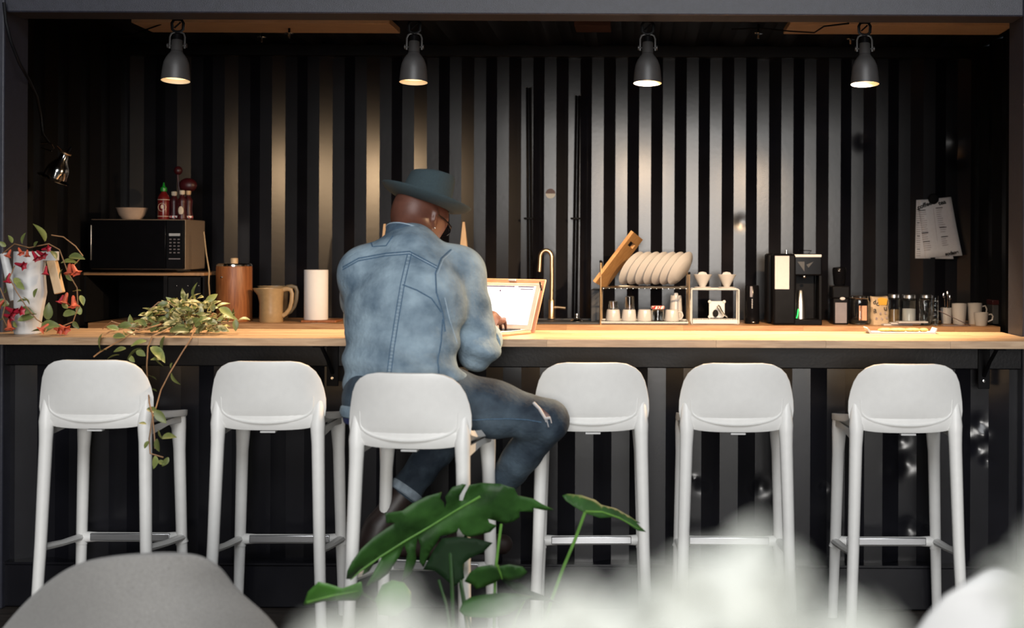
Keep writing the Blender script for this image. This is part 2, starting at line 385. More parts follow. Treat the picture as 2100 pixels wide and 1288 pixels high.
# ------------------------------------------------------------------ bar stools
def make_stool():
    t = thing('bar_stool', 'x', 'stool', (0, 0, 0), 0, 'white moulded bar stools along the bar')
    # shell: seat running up into the back; (y, z, half width, wrap)
    prof = [(.205, .738, .196, 0), (.20, .748, .200, 0), (.17, .751, .202, 0), (.09, .749, .200, .0), (.0, .747, .196, .0), (-.08, .748, .192, .0), (-.14, .757, .190, .01), (-.178, .782, .193, .03),
            (-.192, .815, .197, .045), (-.200, .85, .195, .055), (-.207, .885, .189, .06), (-.213, .92, .180, .06), (-.218, .948, .166, .06), (-.221, .966, .148, .06), (-.222, .979, .122, .06), (-.222, .985, .088, .06)]
    rows = []
    n = 16
    for y, z, hw, wr in prof:
        r = []
        for k in range(n+1):
            u = -1+2*k/n; x = u*hw
            rise = (.004+.030*max(0, min(1, (.17-y)/.27)))*abs(u)**5 if y > -.15 else .012*abs(u)**5*(y > -.18)
            yy = y+wr*(x/.19)**2
            r.append(Vector((x, yy, z+rise)))
        rows.append(r)
    g = G(); g.grid(rows)
    o = g.obj('seat_shell', m_stool, t, sub=0); 
    md = o.modifiers.new('solid', 'SOLIDIFY'); md.thickness = .024; md.offset = 0
    md = o.modifiers.new('bevel', 'BEVEL'); md.width = .007; md.segments = 3; md.limit_method = 'ANGLE'; md.angle_limit = math.radians(50)
    # raised line round the lower back
    pts = []
    for k in range(25):
        a = math.pi*(k/24); x = -.160*math.cos(a); z = .842-.072*math.sin(a)**.55
        if k in (0, 24): z = .858
        yb = -.2045+.047*(x/.19)**2+(.842-z)*.04
        pts.append((x, yb, z))
    G().tube(pts, .0042, 6).obj('back_ridge', m_stool, t)
    # underside rail that closes the back into the legs
    g = G(); rows = []
    for k in range(17):
        u = -1+2*k/16; x = u*.176; yb = -.176+.03*u*u
        zt = .80; zb = .742+.012*abs(u)**4
        rows.append([Vector((x, yb-.018, zt)), Vector((x, yb-.022, (zt+zb)/2)), Vector((x, yb-.008, zb)), Vector((x, yb+.03, zb+.002)), Vector((x, yb+.03, zt-.02))])
    g.grid(rows, True); g.f += [(0, 1, 2, 3, 4), tuple(16*5+i for i in (4, 3, 2, 1, 0))]
    g.obj('rear_rail', m_stool, t)
    for s in (-1, 1):
        G().tube([(s*.176, -.150, .845), (s*.175, -.156, .80), (s*.1735, -.160, .765), (s*.1735, -.160, .735), (s*.175, -.160, .69), (s*.184, -.175, .35), (s*.197, -.195, .0)],
                 [.014, .021, .0255, .0245, .0228, .0205, .0185], 14).obj('leg', m_stool, t)
        G().tube([(s*.168, .170, .742), (s*.171, .172, .725), (s*.177, .172, .70), (s*.180, .172, .62), (s*.188, .176, .3), (s*.197, .182, .0)],
                 [.034, .033, .027, .0225, .0205, .018], 14).obj('leg', m_stool, t)
        # side skirt under the seat edge
        g = G(); rows = []
        for k in range(9):
            y = -.15+.35*k/8; e = abs(k/4-1)
            rows.append([Vector((s*.194, y, .748)), Vector((s*.195, y, .730-.012*e)), Vector((s*.170, y, .723-.012*e)), Vector((s*.168, y, .738))])
        g.grid(rows, True); g.obj('side_rail', m_stool, t)
        G().tube([(s*.187, -.172, .322), (s*.188, 0, .30), (s*.190, .172, .285)], [.017, .015, .017], 8, sq=.8).obj('side_stretcher', m_stool, t)
        G().lathe([(0, -.002), (.0195, -.002), (.0195, .006), (0, .006)], 12, (s*.197, -.195, .001)).obj('foot', m_whitep, t)
    f = G().tube([(-.19, .176, .262), (-.186, .176, .278), (-.172, .176, .285), (-.13, .176, .285), (.13, .176, .285), (.172, .176, .285), (.186, .176, .278), (.19, .176, .262)],
                 [.024, .024, .021, .0175, .0175, .021, .024, .024], 10).obj('footrest', m_stool, t)
    G().box((0, .160, .288), (.30, .010, .028)).obj('footrest_strip', m_alu, f, bevel=.003)
    G().box((.005, -.17, .736), (.052, .03, .006)).obj('maker_tag', m_whitep, t, bevel=.001)
    return t
STOOLS = []
spots = [  # rear-leg centre px, depth of rear legs, rotation, label
    (194, 4.62, 0, 'leftmost white plastic bar stool under the trailing vine, behind the grey chair'),
    (548, 4.60, .02, 'white plastic bar stool just left of the seated man'),
    (838, 4.19, -.12, 'white plastic bar stool the man in denim sits on, pulled back from the bar'),
    (1213, 4.60, .03, 'white plastic bar stool just right of the man, beside his knee'),
    (1510, 4.60, 0, 'white plastic bar stool second from the right end of the bar'),
    (1858, 4.60, .015, 'rightmost white plastic bar stool at the bar end')]
proto = make_stool()
for i, (px, dr, rz, lab) in enumerate(spots):
    q = P(px, 950, dr)
    R = Matrix.Rotation(rz, 3, 'Z'); c = Vector((q.x, dr, 0))-R @ Vector((0, -.168, 0))
    if i == 0: proto.location = c; proto.rotation_euler = (0, 0, rz); proto['label'] = lab; STOOLS.append(proto)
    else: STOOLS.append(dup(proto, lab, c, rz))

# ------------------------------------------------------------------ clamp lamps behind the lintel
def make_lamp(px, py, tilt, roll, lab, power, cone, aim):
    d = 5.27; s = d/F; q = P(px, py, d)
    t = thing('clamp_lamp', lab, 'lamp', q, 0, 'grey clamp lamps on the lintel')
    T = Matrix.Rotation(roll, 3, 'Y') @ Matrix.Rotation(-tilt, 3, 'X')
    def pr(l): return [(r*s, h*s) for r, h in l]
    G().lathe(pr([(29, 0), (28.3, 12), (27, 26), (25, 38), (21, 48), (16.5, 55), (13, 59), (12.2, 62), (11.8, 62.5), (11.4, 84), (10.5, 85.5), (0, 85.5)]), 32, M=T).obj('shade', m_lamp, t)
    G().lathe(pr([(29, 0), (28.3, .2), (27.2, 12), (25.8, 26), (23.5, 38), (18, 48), (0, 50)]), 32, M=T).obj('shade_lining', m_lampin, t)
    G().lathe(pr([(27.4, 9.0), (20, 9.3), (0, 9.4)]), 32, M=T).obj('bulb', m_bulb, t)
    G().lathe(pr([(12.3, 58), (12.6, 60), (12.3, 62)]), 24, M=T).obj('collar_ring', m_black, t)
    G().lathe(pr([(9, 85), (9, 97), (6, 99), (0, 99)]), 16, M=T).obj('socket', m_black, t)
    y = [T @ (Vector((x, 0, z))*s) for x, z in ((-15.5, 68), (-15.5, 92), (-13, 99), (-8, 102), (0, 103), (8, 102), (13, 99), (15.5, 92), (15.5, 68))]
    G().tube(y, .0022, 6, sq=1.8).obj('yoke', m_lamp, t)
    for sg in (-1, 1):
        G().tube([T @ (Vector((sg*11*s, 0, 74*s))), T @ (Vector((sg*20*s, 0, 74*s)))], [.003, .003], 8).tube([T @ (Vector((sg*17.2*s, 0, 74*s))), T @ (Vector((sg*20*s, 0, 74*s)))], .0095, 10).obj('knob', m_lamp, t)
    top = T @ Vector((0, 0, 103*s))
    k = [top+Vector((x*s, 0, z*s)) for x, z in ((0, 0), (-6, 1), (-11, 5), (-12, 18), (-8, 25), (0, 26), (8, 25), (12, 18), (11, 5), (6, 1), (0, 0))]
    c = G().tube(k, .0035, 6, sq=1.8).obj('clamp', m_black, t)
    G().tube([top+Vector((-7*s, 0, 8*s)), top+Vector((6*s, 0, 20*s))], .0035, 6).obj('clamp_spring', m_black, c)
    zt_ = max(top.z+24*s+.004, 2.30-q.z)
    G().box((0, -.035, (top.z+24*s+zt_+.02)/2), (.05, .09, zt_+.02-top.z-24*s)).obj('clamp_jaw', m_black, t, bevel=.003)
    l = bpy.data.lights.new('lamp_beam', 'SPOT'); l.energy = power; l.color = (1.0, .68, .39); l.spot_size = math.radians(cone); l.spot_blend = .6; l.shadow_soft_size = .035
    o = bpy.data.objects.new('lamp_beam', l); COL.objects.link(o); o.parent = t
    o.location = T @ Vector((0, 0, -.004)); o.rotation_euler = (math.radians(aim[0]), math.radians(aim[1]), 0)
    return t
make_lamp(360, 166, .11, .0, 'grey metal clamp lamp at the far left of the row above the bar', 60, 105, (6, -8))
make_lamp(848, 169, .09, 0, 'grey metal clamp lamp hanging above the man in the hat', 85, 115, (5, 0))
make_lamp(1328, 171, .08, 0, 'grey metal clamp lamp hanging above the dish rack', 170, 145, (25, 15))
make_lamp(1774, 173, .085, 0, 'grey metal clamp lamp at the far right of the row above the bar', 340, 140, (20, 22))

# silver work lamp clipped to the left wall
t = thing('clip_work_lamp', 'polished aluminium clip-on work lamp at the left post', 'lamp', P(118, 350, 6.4))
s = 6.4/F
T = Matrix.Rotation(math.radians(24), 3, 'Y')
G().lathe([(r*s, h*s) for r, h in ((33, -20), (33.5, -18.5), (24, -14), (23.5, -6), (22, 4), (18, 12), (10, 24), (7.5, 38), (0, 38))], 28, M=T).obj('reflector', m_chrome, t)
G().lathe([(r*s, h*s) for r, h in ((12, 38), (12, 41), (0, 42))], 20, M=T).obj('reflector_ring', m_steel, t)
G().tube([T @ Vector((6*s, 0, 42*s)), T @ Vector((7*s, 0, 56*s))], [.012, .009], 10).obj('socket', m_black, t)
G().tube([T @ Vector((-10*s, 0, 40*s)), T @ Vector((-22*s, 0, 44*s))], .006, 8).obj('ball_joint', m_chrome, t)
G().tube([Vector((-8*s, 0, 45*s)), Vector((-14*s, 0, 55*s)), Vector((-20*s, 0, 57*s)), Vector((-34*s, 0, 56*s))], .005, 8).tube([Vector((-12*s, 0, 40*s)), Vector((-34*s, 0, 46*s))], .004, 8).obj('spring_clip', m_chrome, t)
# black cables
g = G(); pts = [P(*a) for a in ((8, 5, 4.97), (12, 45, 4.97), (22, 85, 4.97), (40, 130, 5.02), (60, 165, 5.15), (76, 200, 5.5), (84, 240, 5.9), (88, 275, 6.2), (100, 292, 6.4))]
tag(g.tube(pts, .006, 6).obj('lamp_cable', m_black), 'black cable running down the left post to the clip lamp', 'cable')
g = G().tube([P(215, 72, 6.9), P(250, 74, 6.9), P(270, 72, 6.92), P(296, 62, 6.9), P(330, 50, 6.8)], .004, 6)
tag(g.obj('ceiling_cable', m_black), 'thin cable along the ceiling at the left batten', 'cable')
g = G().tube([P(1500, 60, 6.9), P(1560, 58, 6.9), P(1620, 64, 6.86), P(1670, 67, 6.82), P(1690, 54, 6.6), P(1740, 48, 5.4)], .004, 6)
tag(g.obj('ceiling_cable', m_black), 'thin cable along the ceiling at the right batten', 'cable')
def sprinkler(px, py, d, lab):
    q = P(px, py, d); t = thing('sprinkler_head', lab, 'sprinkler', q, 0, 'sprinkler fittings under the ceiling')
    G().tube([(0, 0, .0), (0, 0, Z_CEIL-q.z)], .006, 8).obj('drop_pipe', m_black, t)
    G().lathe([(0, -.004), (.022, -.004), (.024, 0), (.010, .006), (0, .008)], 14).obj('deflector', m_chrome, t)
    G().tube([(0, 0, -.004), (0, 0, -.028)], .006, 8).obj('bulb', m_chrome, t)
sprinkler(537, 76, 7.2, 'small chrome sprinkler head below the left ceiling batten')
sprinkler(593, 68, 6.9, 'black hanging fitting crossing the left ceiling batten')
sprinkler(1555, 68, 6.9, 'black hanging fitting left of the right ceiling batten')
sprinkler(1744, 80, 7.1, 'small chrome sprinkler head beside the rightmost lamp')

# ------------------------------------------------------------------ helpers for things on the back counter
def bplace(px, d=7.35): return Vector((P(px, 655, d).x, d, Z_BC))
def latheth(name, lab, cat, px, d, prof, m, n=28, base=None, z=None, group=None):
    s = d/F; q = bplace(px, d)
    if z is not None: q.z = z
    o = G().lathe([(r*s, h*s) for r, h in prof], n).obj(name, m, loc=q); return tag(o, lab, cat, group)
S = 7.35/F
# microwave stand
dm = 7.16; xl, xr = P(168, 560, dm).x, P(418, 560, dm).x; zt = P(300, 559, dm).z
t = thing('appliance_stand', 'dark two-bay stand with a wooden top carrying the microwave', 'stand', ((xl+xr)/2, 7.40, Z_BC))
hw = (xr-xl)/2; H = zt-Z_BC
G().box((0, 0, H-.008), (2*hw, .48, .016)).obj('top_board', m_back, t, bevel=.002)
for x in (-hw+.01, .36*hw, hw-.01): G().box((x, 0, (H-.016)/2), (.02, .46, H-.016)).obj('side_panel', m_blackm, t)
G().box((0, .23, (H-.016)/2), (2*hw, .01, H-.016)).obj('back_panel', m_blackm, t)
dr = G().box((.69*hw, -.22, (H-.016)/2), (.58*hw, .02, H-.03)).obj('drawer_front', m_blackm, t, bevel=.002)
for i in range(3): G().ell((.55*hw+i*.06, -.232, H*.74), .004).obj('screw', m_chrome, dr)
# microwave
xl, xr = P(183, 500, 7.10).x, P(378, 500, 7.10).x; hw = (xr-xl)/2; Hm = .292
mwz = zt+.001
t = thing('microwave', 'black microwave oven with brown-grey side on the stand', 'microwave', ((xl+xr)/2, 7.27, mwz))
for z in (0,): G().box((0, .01, .152), (2*hw, .32, Hm-.02)).obj('casing', m_mw, t, bevel=.004)
G().box((-.09*2*hw, -.165, .152), (2*hw*.80, .03, Hm-.03)).obj('door', m_gloss, t, bevel=.003)
cp = G().box((.405*2*hw, -.165, .152), (2*hw*.18, .03, Hm-.03)).obj('control_panel', m_black, t, bevel=.002)
G().box((.405*2*hw, -.182, .205), (2*hw*.115, .004, .014)).obj('display', M('microwave_display', (.35, .36, .37), .4), cp)
for r in range(5):
    for c in range(3): G().box((.405*2*hw+(c-1)*.022, -.182, .18-r*.018), (.011, .003, .006)).obj('button', m_gpanel, cp)
G().box((.405*2*hw, -.182, .075), (2*hw*.12, .003, .006)).obj('open_button', m_gpanel, cp)
G().box((-.47*2*hw, -.184, .16), (.006, .008, .19)).obj('handle', m_alu, t, bevel=.002)
for x in (-1, 1): G().box((x*(hw-.04), -.1, .003), (.03, .03, .006)).obj('foot', m_black, t)
mwt = mwz+.152+(Hm-.02)/2+.0
q = P(268, 440, 7.2)
tag(G().lathe([(0, 0), (17*S, 0), (18*S, 1*S), (25*S, 9*S), (30*S, 22*S), (31*S, 23.5*S), (29.5*S, 23*S), (24*S, 10*S), (0, 3*S)], 32).obj('bowl', M('beige_bowl', (.55, .40, .30), .4), loc=(q.x, 7.22, mwt)), 'small beige ceramic bowl on top of the microwave', 'bowl')
q = P(333, 440, 7.15)
t = thing('chili_bottle', 'red chili sauce bottle with a green nozzle cap on the microwave', 'bottle', (q.x, 7.17, mwt))
s = 7.15/F
G().lathe([(r*s, h*s) for r, h in ((0, 0), (11.5, 0), (12, 2), (12, 44), (9, 51), (5, 56), (5, 58), (0, 58))], 20).obj('bottle_body', m_sauce, t)
G().lathe([(r*s, h*s) for r, h in ((4.5, 57), (6.5, 58.5), (6.5, 65), (3, 68), (1.2, 76), (0, 76.5))], 14).obj('nozzle_cap', m_capg, t)
G().lathe([(12.15*s, 40*s), (12.15*s, 41.2*s)], 20).lathe([(12.15*s, 6*s), (12.15*s, 7*s)], 20).obj('label_band', m_lbl, t)
ring = [(math.cos(a)*8*s, -math.sqrt(max(0, (12.3*s)**2-(math.cos(a)*8*s)**2)), (25+8*math.sin(a))*s) for a in [2*math.pi*k/20 for k in range(20)]]
G().tube(ring+[ring[0]], .0012, 4).obj('label_ring', m_lbl, t)
G().ell((.4*s*2, -12*s, 26*s), (3*s, .6*s, 4.5*s)).obj('label_emblem', m_lbl, t)
for px, dd, hh, cm, lab, ov in ((357, 7.20, 58, m_lbl, 'dark red sauce bottle with a pale cap next to the green-capped bottle', 0), (373.5, 7.14, 60, m_lbl, 'dark red sauce bottle with a white oval label on the microwave', 1), (386, 7.22, 60, m_light_wood, 'dark red sauce bottle with an orange-tan cap at the microwave corner', 0)):
    q = P(px, 440, dd); t = thing('sauce_bottle', lab, 'bottle', (q.x, dd, mwt), 0, 'dark sauce bottles on the microwave'); s = dd/F
    G().lathe([(r*s, h*s) for r, h in ((0, 0), (9.5, 0), (10, 2), (9, 10), (7.5, 20), (8.5, 34), (9, 40), (5, 46), (3.6, 50), (3.6, hh-7), (0, hh-7))], 18).obj('bottle_body', m_red, t)
    G().lathe([(r*s, h*s) for r, h in ((4.2, hh-9), (5.5, hh-7), (5.5, hh-1), (4, hh), (0, hh))], 14).obj('cap', cm, t)
    if ov: G().ell((0, -8.2*s, 18*s), (5.5*s, 1.2*s, 9*s)).obj('oval_label', m_lbl, t)
    else: G().lathe([(9.75*s, 4*s), (9.4*s, 8*s)], 18).obj('label_band', m_check, t)
q = P(380, 440, 7.36)
t = thing('red_ornament', 'dark red double-headed ornament behind the sauce bottles', 'ornament', (q.x, 7.36, mwt)); s = 7.36/F
G().tube([(0, 0, 0), (2*s, 0, 50*s), (4*s, 0, 66*s)], .006, 8).tube([(-2*s, 0, 0), (-14*s, 0, 70*s), (-16*s, 0, 95*s)], .005, 8).obj('stem', m_red, t)
G().ell((5*s, 0, 72*s), (19*s, 12*s, 15*s)).obj('large_head', m_red, t)
G().ell((-15*s, 0, 102*s), (9*s, 8*s, 9*s)).obj('small_head', m_red, t)
G().lathe([(r*s, h*s) for r, h in ((0, 0), (14, 0), (14, 3), (0, 4))], 16).obj('base', m_red, t)
# cable right of the microwave
tag(G().tube([P(418, 475, 7.13), P(423, 520, 7.12), P(429, 556, 7.11), P(428, 580, 7.1), P(431, 620, 7.12), P(433, 657, 7.14)], .004, 6).obj('power_cord', m_beige), 'pale power cord hanging beside the microwave stand', 'cord')
# wooden dispenser
q = bplace(480, 7.32); t = thing('wooden_canister', 'tall reddish wooden canister with chrome lid and wooden knob', 'canister', q); s = 7.32/F
G().lathe([(r*s, h*s) for r, h in ((0, 0), (35, 0), (36, 2), (36, 110), (35, 113), (0, 113))], 40).obj('body', m_wcyl, t)
ld = G().lathe([(r*s, h*s) for r, h in ((35.5, 113), (35.5, 116), (33, 118.5), (0, 119))], 40).obj('lid', m_chrome, t)
G().lathe([(r*s, h*s) for r, h in ((7, 118), (7.5, 121), (7.5, 128), (6.5, 129.5), (0, 130))], 18).obj('knob', m_light_wood, ld)
G().ell((-15*s, -33.5*s, 91*s), (3*s, 3*s, 2*s)).obj('button', m_chrome, t)
# two beige pitchers
def pitcher(px, d, lab):
    t = thing('pitcher', lab, 'pitcher', bplace(px, d), 0, 'beige stoneware pitchers'); s = d/F
    g = G(); rows = []
    prof = [(23, 0, 0), (24, 2, 0), (23.5, 20, 0), (23.5, 40, 0), (24.5, 55, .25), (25.5, 64, .8), (26, 69, 1), (24.3, 69, 1), (22, 50, 0), (21, 8, 0), (0.01, 6, 0)]
    for r, h, sp in prof:
        row = []
        for k in range(28):
            a = 2*math.pi*k/28; rr = r+13*sp*max(0, -math.cos(a))**9
            row.append(Vector((rr*s*math.cos(a), rr*s*math.sin(a), h*s)))
        rows.append(row)
    g.grid(rows, True); g.f.append(tuple(range(28))); g.obj('body', m_beige, t)
    h = [(r*s, 0, z*s) for r, z in ((22, 66), (32, 68), (40, 66), (42.5, 58), (41.5, 42), (38, 28), (30, 17), (23, 13))]
    G().tube(h, [.009, .008, .0075, .007, .007, .0065, .007, .008], 8, sq=1.6).obj('handle', m_beige, t)
pitcher(556, 7.26, 'beige stoneware pitcher with its spout to the left, in front')
pitcher(566, 7.50, 'beige stoneware pitcher standing behind the front pitcher')
# paper towel roll
q = bplace(648, 7.30); s = 7.3/F
t = thing('paper_towel_holder', 'reddish wooden paper towel base on the back counter', 'holder', q)
G().box((12*s, 0, .006), (72*s, .16, .012)).obj('base', m_wcyl, t, bevel=.003)
G().tube([(0, 0, .01), (0, 0, 98*s)], .008, 10).obj('pole', m_wcyl, t)
tag(G().lathe([(6*s, 0), (23.5*s, 0), (24.2*s, 1*s), (24.2*s, 101*s), (23.5*s, 102*s), (6*s, 102*s), (6*s, 0)], 36).obj('paper_towel_roll', M('soft_paper', (.78, .74, .71), .95, var=.02, bump=.05, bscale=300), loc=q+Vector((0, 0, .0125))), 'white paper towel roll left of the man', 'paper roll')
# tall wooden wedges behind the man and brass soap pump
def wedge(pxa, pya, pxl, pxr, d, lab):
    a = P(pxa, pya, d); l, r = P(pxl, 655, d), P(pxr, 655, d); t_ = .05
    vs = [(l.x, d-t_, Z_BC), (r.x, d-t_, Z_BC), (a.x+.006, d-.01, a.z), (a.x-.006, d-.01, a.z), (l.x, d+t_, Z_BC), (r.x, d+t_, Z_BC), (a.x+.006, d+.01, a.z), (a.x-.006, d+.01, a.z)]
    c = Vector(((l.x+r.x)/2, d, Z_BC))
    o = G().add([Vector(v)-c for v in vs], [(0, 1, 2, 3), (5, 4, 7, 6), (1, 5, 6, 2), (4, 0, 3, 7), (3, 2, 6, 7), (4, 5, 1, 0)]).obj('wooden_wedge', m_light_wood, smooth=False, bevel=.002, loc=c)
    tag(o, lab, 'wooden wedge')
wedge(951, 455, 930, 974, 7.42, 'tall tapered pale wood wedge right of the man\'s head')
wedge(789, 459, 770, 810, 7.42, 'tapered pale wood wedge tip showing left of the man\'s collar')
q = bplace(967, 7.30); t = thing('soap_dispenser', 'brass-coloured pump bottle just behind the man\'s shoulder', 'dispenser', q); s = 7.3/F
G().lathe([(r*s, h*s) for r, h in ((0, 0), (14, 0), (14, 45), (8, 52), (4, 54), (4, 110), (0, 110))], 20).obj('bottle_body', m_steel, t)
G().lathe([(r*s, h*s) for r, h in ((0, 110), (7, 110), (7.5, 114), (6.5, 119), (0, 120))], 16).obj('pump_head', m_black, t)
# sink and tap
p0, p1 = bplace(1085, 7.4), bplace(1232, 7.4)
t = thing('sink', 'dark metal sink rim set on the worktop behind the laptop', 'sink', Vector(((p0.x+p1.x)/2, 7.38, Z_BC)))
wx = p1.x-p0.x
for y in (-.19, .19): G().box((0, y, .005), (wx, .03, .010)).obj('rim', m_slate, t, bevel=.002)
for x in (-wx/2+.015, wx/2-.015): G().box((x, 0, .005), (.03, .40, .010)).obj('rim', m_slate, t, bevel=.002)
G().box((0, 0, .002), (wx-.06, .36, .003)).obj('basin', m_slate, t)
q = bplace(1131, 7.55); q.z += .0105; t = thing('tap', 'gooseneck kitchen tap with side lever beside the laptop', 'tap', q); s = 7.55/F
G().lathe([(r*s, h*s) for r, h in ((0, 0), (8, 0), (8, 2), (6.6, 3), (6.6, 37), (5.5, 38.5), (0, 39))], 20).obj('body', m_steel, t)
arc = [(0, 0, 36*s), (.5*s, 0, 80*s), (0, 0, 120*s)]+[((-12+12*math.cos(a))*s, 0, (124+16*math.sin(a))*s) for a in [math.pi*k/10 for k in range(11)]]+[(-24.5*s, 0, 112*s), (-25.5*s, 0, 96*s)]
G().tube(arc, [4*s]*(len(arc)-1)+[4.2*s], 12).obj('spout', m_steel, t)
G().tube([(5*s, 0, 23*s), (16*s, -.004, 23*s), (29*s, -.008, 21.5*s)], [3.6*s, 3.2*s, 3.4*s], 10).obj('lever', m_steel, t)
q = bplace(1183, 7.30); q.z += .005; t = thing('sink_plug', 'polished domed sink plug with a knob on the sink rim', 'plug', q); s = 7.3/F
G().lathe([(r*s, h*s) for r, h in ((0, 0), (14, 0), (14.5, 2), (11, 5), (5, 8), (0, 9))], 24).obj('dome', m_chrome, t)
G().lathe([(r*s, h*s) for r, h in ((2.5, 8), (2, 11), (4, 14), (3.5, 17), (0, 18.5))], 12).obj('knob', m_chrome, t)
# pipes on the wall
def pipes(xa, ya, xb, yb, lab):
    d = Y_BACK-.035; t = thing('wall_pipes', lab, 'pipe', P(xb, yb, d)); o = t.location
    for k in (-3.4, 3.4):
        G().tube([P(xa+k*.9, ya, d)-o, P((xa+xb)/2+k, (ya+yb)/2, d)-o, P(xb+k, yb, d)-o], .0075, 8).obj('pipe', m_gloss, t)
    f = (448-ya)/(yb-ya); xc = xa+(xb-xa)*f
    c = G().box(P(xc, 448, d-.01)-o, (.044, .03, .010)).obj('pipe_clip', m_black, t, bevel=.002)
    for k in (-9, 9): G().ell(P(xc+k, 448, d-.012)-o, (.007, .01, .006)).obj('screw', m_black, c)
    for k in (-5, 5): G().ell(P(xa+k, ya-1, d)-o, .004).obj('end_screw', m_chrome, t)
pipes(1084, 180, 1087, 652, 'pair of thin black pipes on the wall left of the tap')
pipes(1185, 196, 1178, 652, 'pair of thin black pipes on the wall right of the tap')
q = P(1129, 397, Y_BACK-.022)
t = thing('round_sticker', 'round half-dark half-white sticker on the corrugated wall', 'sticker', q)
a_ = [math.pi*k/12 for k in range(13)]; r = 10*Y_BACK/F; RX = Matrix.Rotation(math.pi/2, 3, 'X')
G().prism([(r*math.cos(a), r*math.sin(a)) for a in a_], .002, RX).obj('upper_half', M('dark_maroon', (.05, .015, .012), .5), t, smooth=False)
G().prism([(r*math.cos(a), -r*math.sin(a)) for a in a_], .002, RX).obj('lower_half', M('pale_grey', (.36, .37, .36), .5), t, smooth=False)
# slate board behind the rack
tag(G().box((0, 0, .09), (.05, .22, .18)).obj('slate_block', m_slate, bevel=.004, loc=bplace(1222, 7.52)), 'dark grey block at the left end of the dish rack', 'block')

# ------------------------------------------------------------------ dish rack with plates, board and cups
d0 = 7.30; xa, xb = P(1233, 600, d0).x, P(1411, 600, d0).x
zt1 = P(1320, 590, d0-.13).z; zb1 = Z_BC+.012
t = thing('dish_rack', 'two-tier metal wire dish rack on the worktop', 'dish rack', ((xa+xb)/2, d0, Z_BC))
hw = (xb-xa)/2; y0, y1 = -.14, .14; zt_ = zt1-Z_BC
for x, hgt in ((-hw, P(1233, 538, d0-.13).z-Z_BC), (hw, P(1411, 562, d0-.13).z-Z_BC)):
    for y in (y0, y1):
        G().tube([(x, y, 0), (x, y, hgt)], .005, 8).obj('post', m_steel, t)
    G().tube([(x, y0, hgt), (x, y1, hgt)], .005, 8).obj('end_bar', m_steel, t)
    G().ell((x, y0, hgt+.004), .008).obj('post_cap', m_black, t)
for z in (zt_, .012):
    for y in (y0, y1): G().tube([(-hw, y, z), (hw, y, z)], .0042, 8).obj('rail', m_chrome if z > .1 else m_whitep, t)
    for x in (-hw, hw): G().tube([(x, y0, z), (x, y1, z)], .0042, 8).obj('rail', m_chrome, t)
    for k in range(15):
        x = -hw+2*hw*(k+.5)/15; G().tube([(x, y0, z-.004), (x, y1, z-.004)], .002, 5).obj('wire', m_chrome, t)
G().box((0, 0, .006), (2*hw-.01, .27, .004)).obj('drip_tray', m_whitep, t)
u = Vector((.56, 0, .83)).normalized(); v = Vector((.50, .87, 0)).normalized(); nn = u.cross(v).normalized(); v = nn.cross(u)
PM = Matrix((u, v, nn)).transposed()
s = d0/F
pprof = [(0, 0), (24, 0), (26, 1.5), (38, 7), (39.5, 8.5), (38.5, 9), (26, 3.5), (0, 2.5)]
pme = G().lathe([(r*s, h*s) for r, h in pprof], 36, M=PM).mesh('plate'); pme.materials.append(m_white)
names = ['leftmost white plate of the seven in the dish rack, beside the cutting board', 'second white plate from the left in the dish rack', 'third white plate from the left in the dish rack', 'middle white plate of the seven in the dish rack', 'third white plate from the right in the dish rack', 'second white plate from the right in the dish rack', 'rightmost white plate in the dish rack, its face fully visible']
for i in range(7):
    q = P(1302+i*16.6, 553, d0-.01); q.z = zt1+.004+39.5*s*u.z
    o = link('plate', pme, None, loc=q); tag(o, names[i], 'plate', 'plates in the dish rack')
ctr = P(1268, 537, d0-.03); ub = Vector((.60, .0, .80)); ub.normalize(); vb = Vector((.34, .94, 0)).normalized(); nb = ub.cross(vb).normalized(); vb = nb.cross(ub)
BM = Matrix((ub, vb, nb)).transposed()
L_, W_ = .345, .235
slot = []
ol = [(-L_/2, -W_/2), (L_/2, -W_/2), (L_/2, W_/2), (-L_/2, W_/2)]
g = G(); T_ = .018
for a, b, c, e in ((-L_/2, -W_/2, .28*L_, W_/2), (.36*L_, -W_/2, L_/2, W_/2), (.28*L_, -W_/2, .36*L_, -W_*.25), (.28*L_, W_*.25, .36*L_, W_/2)):
    g.box(BM @ Vector(((a+c)/2, (b+e)/2, 0)), (c-a, e-b, T_), BM)
tag(g.obj('cutting_board', m_board, smooth=False, loc=ctr+Vector((0, 0, .01))), 'bamboo cutting board with a slot handle leaning in the dish rack', 'cutting board')
zlow = Z_BC+.0165
cup_p = [(0, 0), (15.5, 0), (15.8, .6), (13.4, 21), (12.2, 23.2), (0, 23.4)]
def cup(px, lab, d=7.24, handle=False, sc_=1.):
    q = P(px, 640, d); t = thing('mug', lab, 'mug', (q.x, d, zlow), 0, 'upturned mugs in the dish rack'); s = d/F*sc_
    G().lathe([(r*s, h*s) for r, h in cup_p], 28).obj('body', m_white, t)
    if handle: G().tube([(13*s, -.01, 19*s), (20*s, -.014, 18*s), (22*s, -.016, 12*s), (20*s, -.014, 6*s), (15*s, -.01, 3.5*s)], .0042, 8).obj('handle', m_white, t)
cup(1257.5, 'white upturned mug at the left end of the dish rack shelf, under a glass')
cup(1290, 'white upturned mug second from the left in the dish rack, under a tall glass')
cup(1322, 'white upturned mug left of the red-lidded jar in the dish rack')
cup(1378, 'white upturned mug with its handle out, right of the red-lidded jar', handle=True)
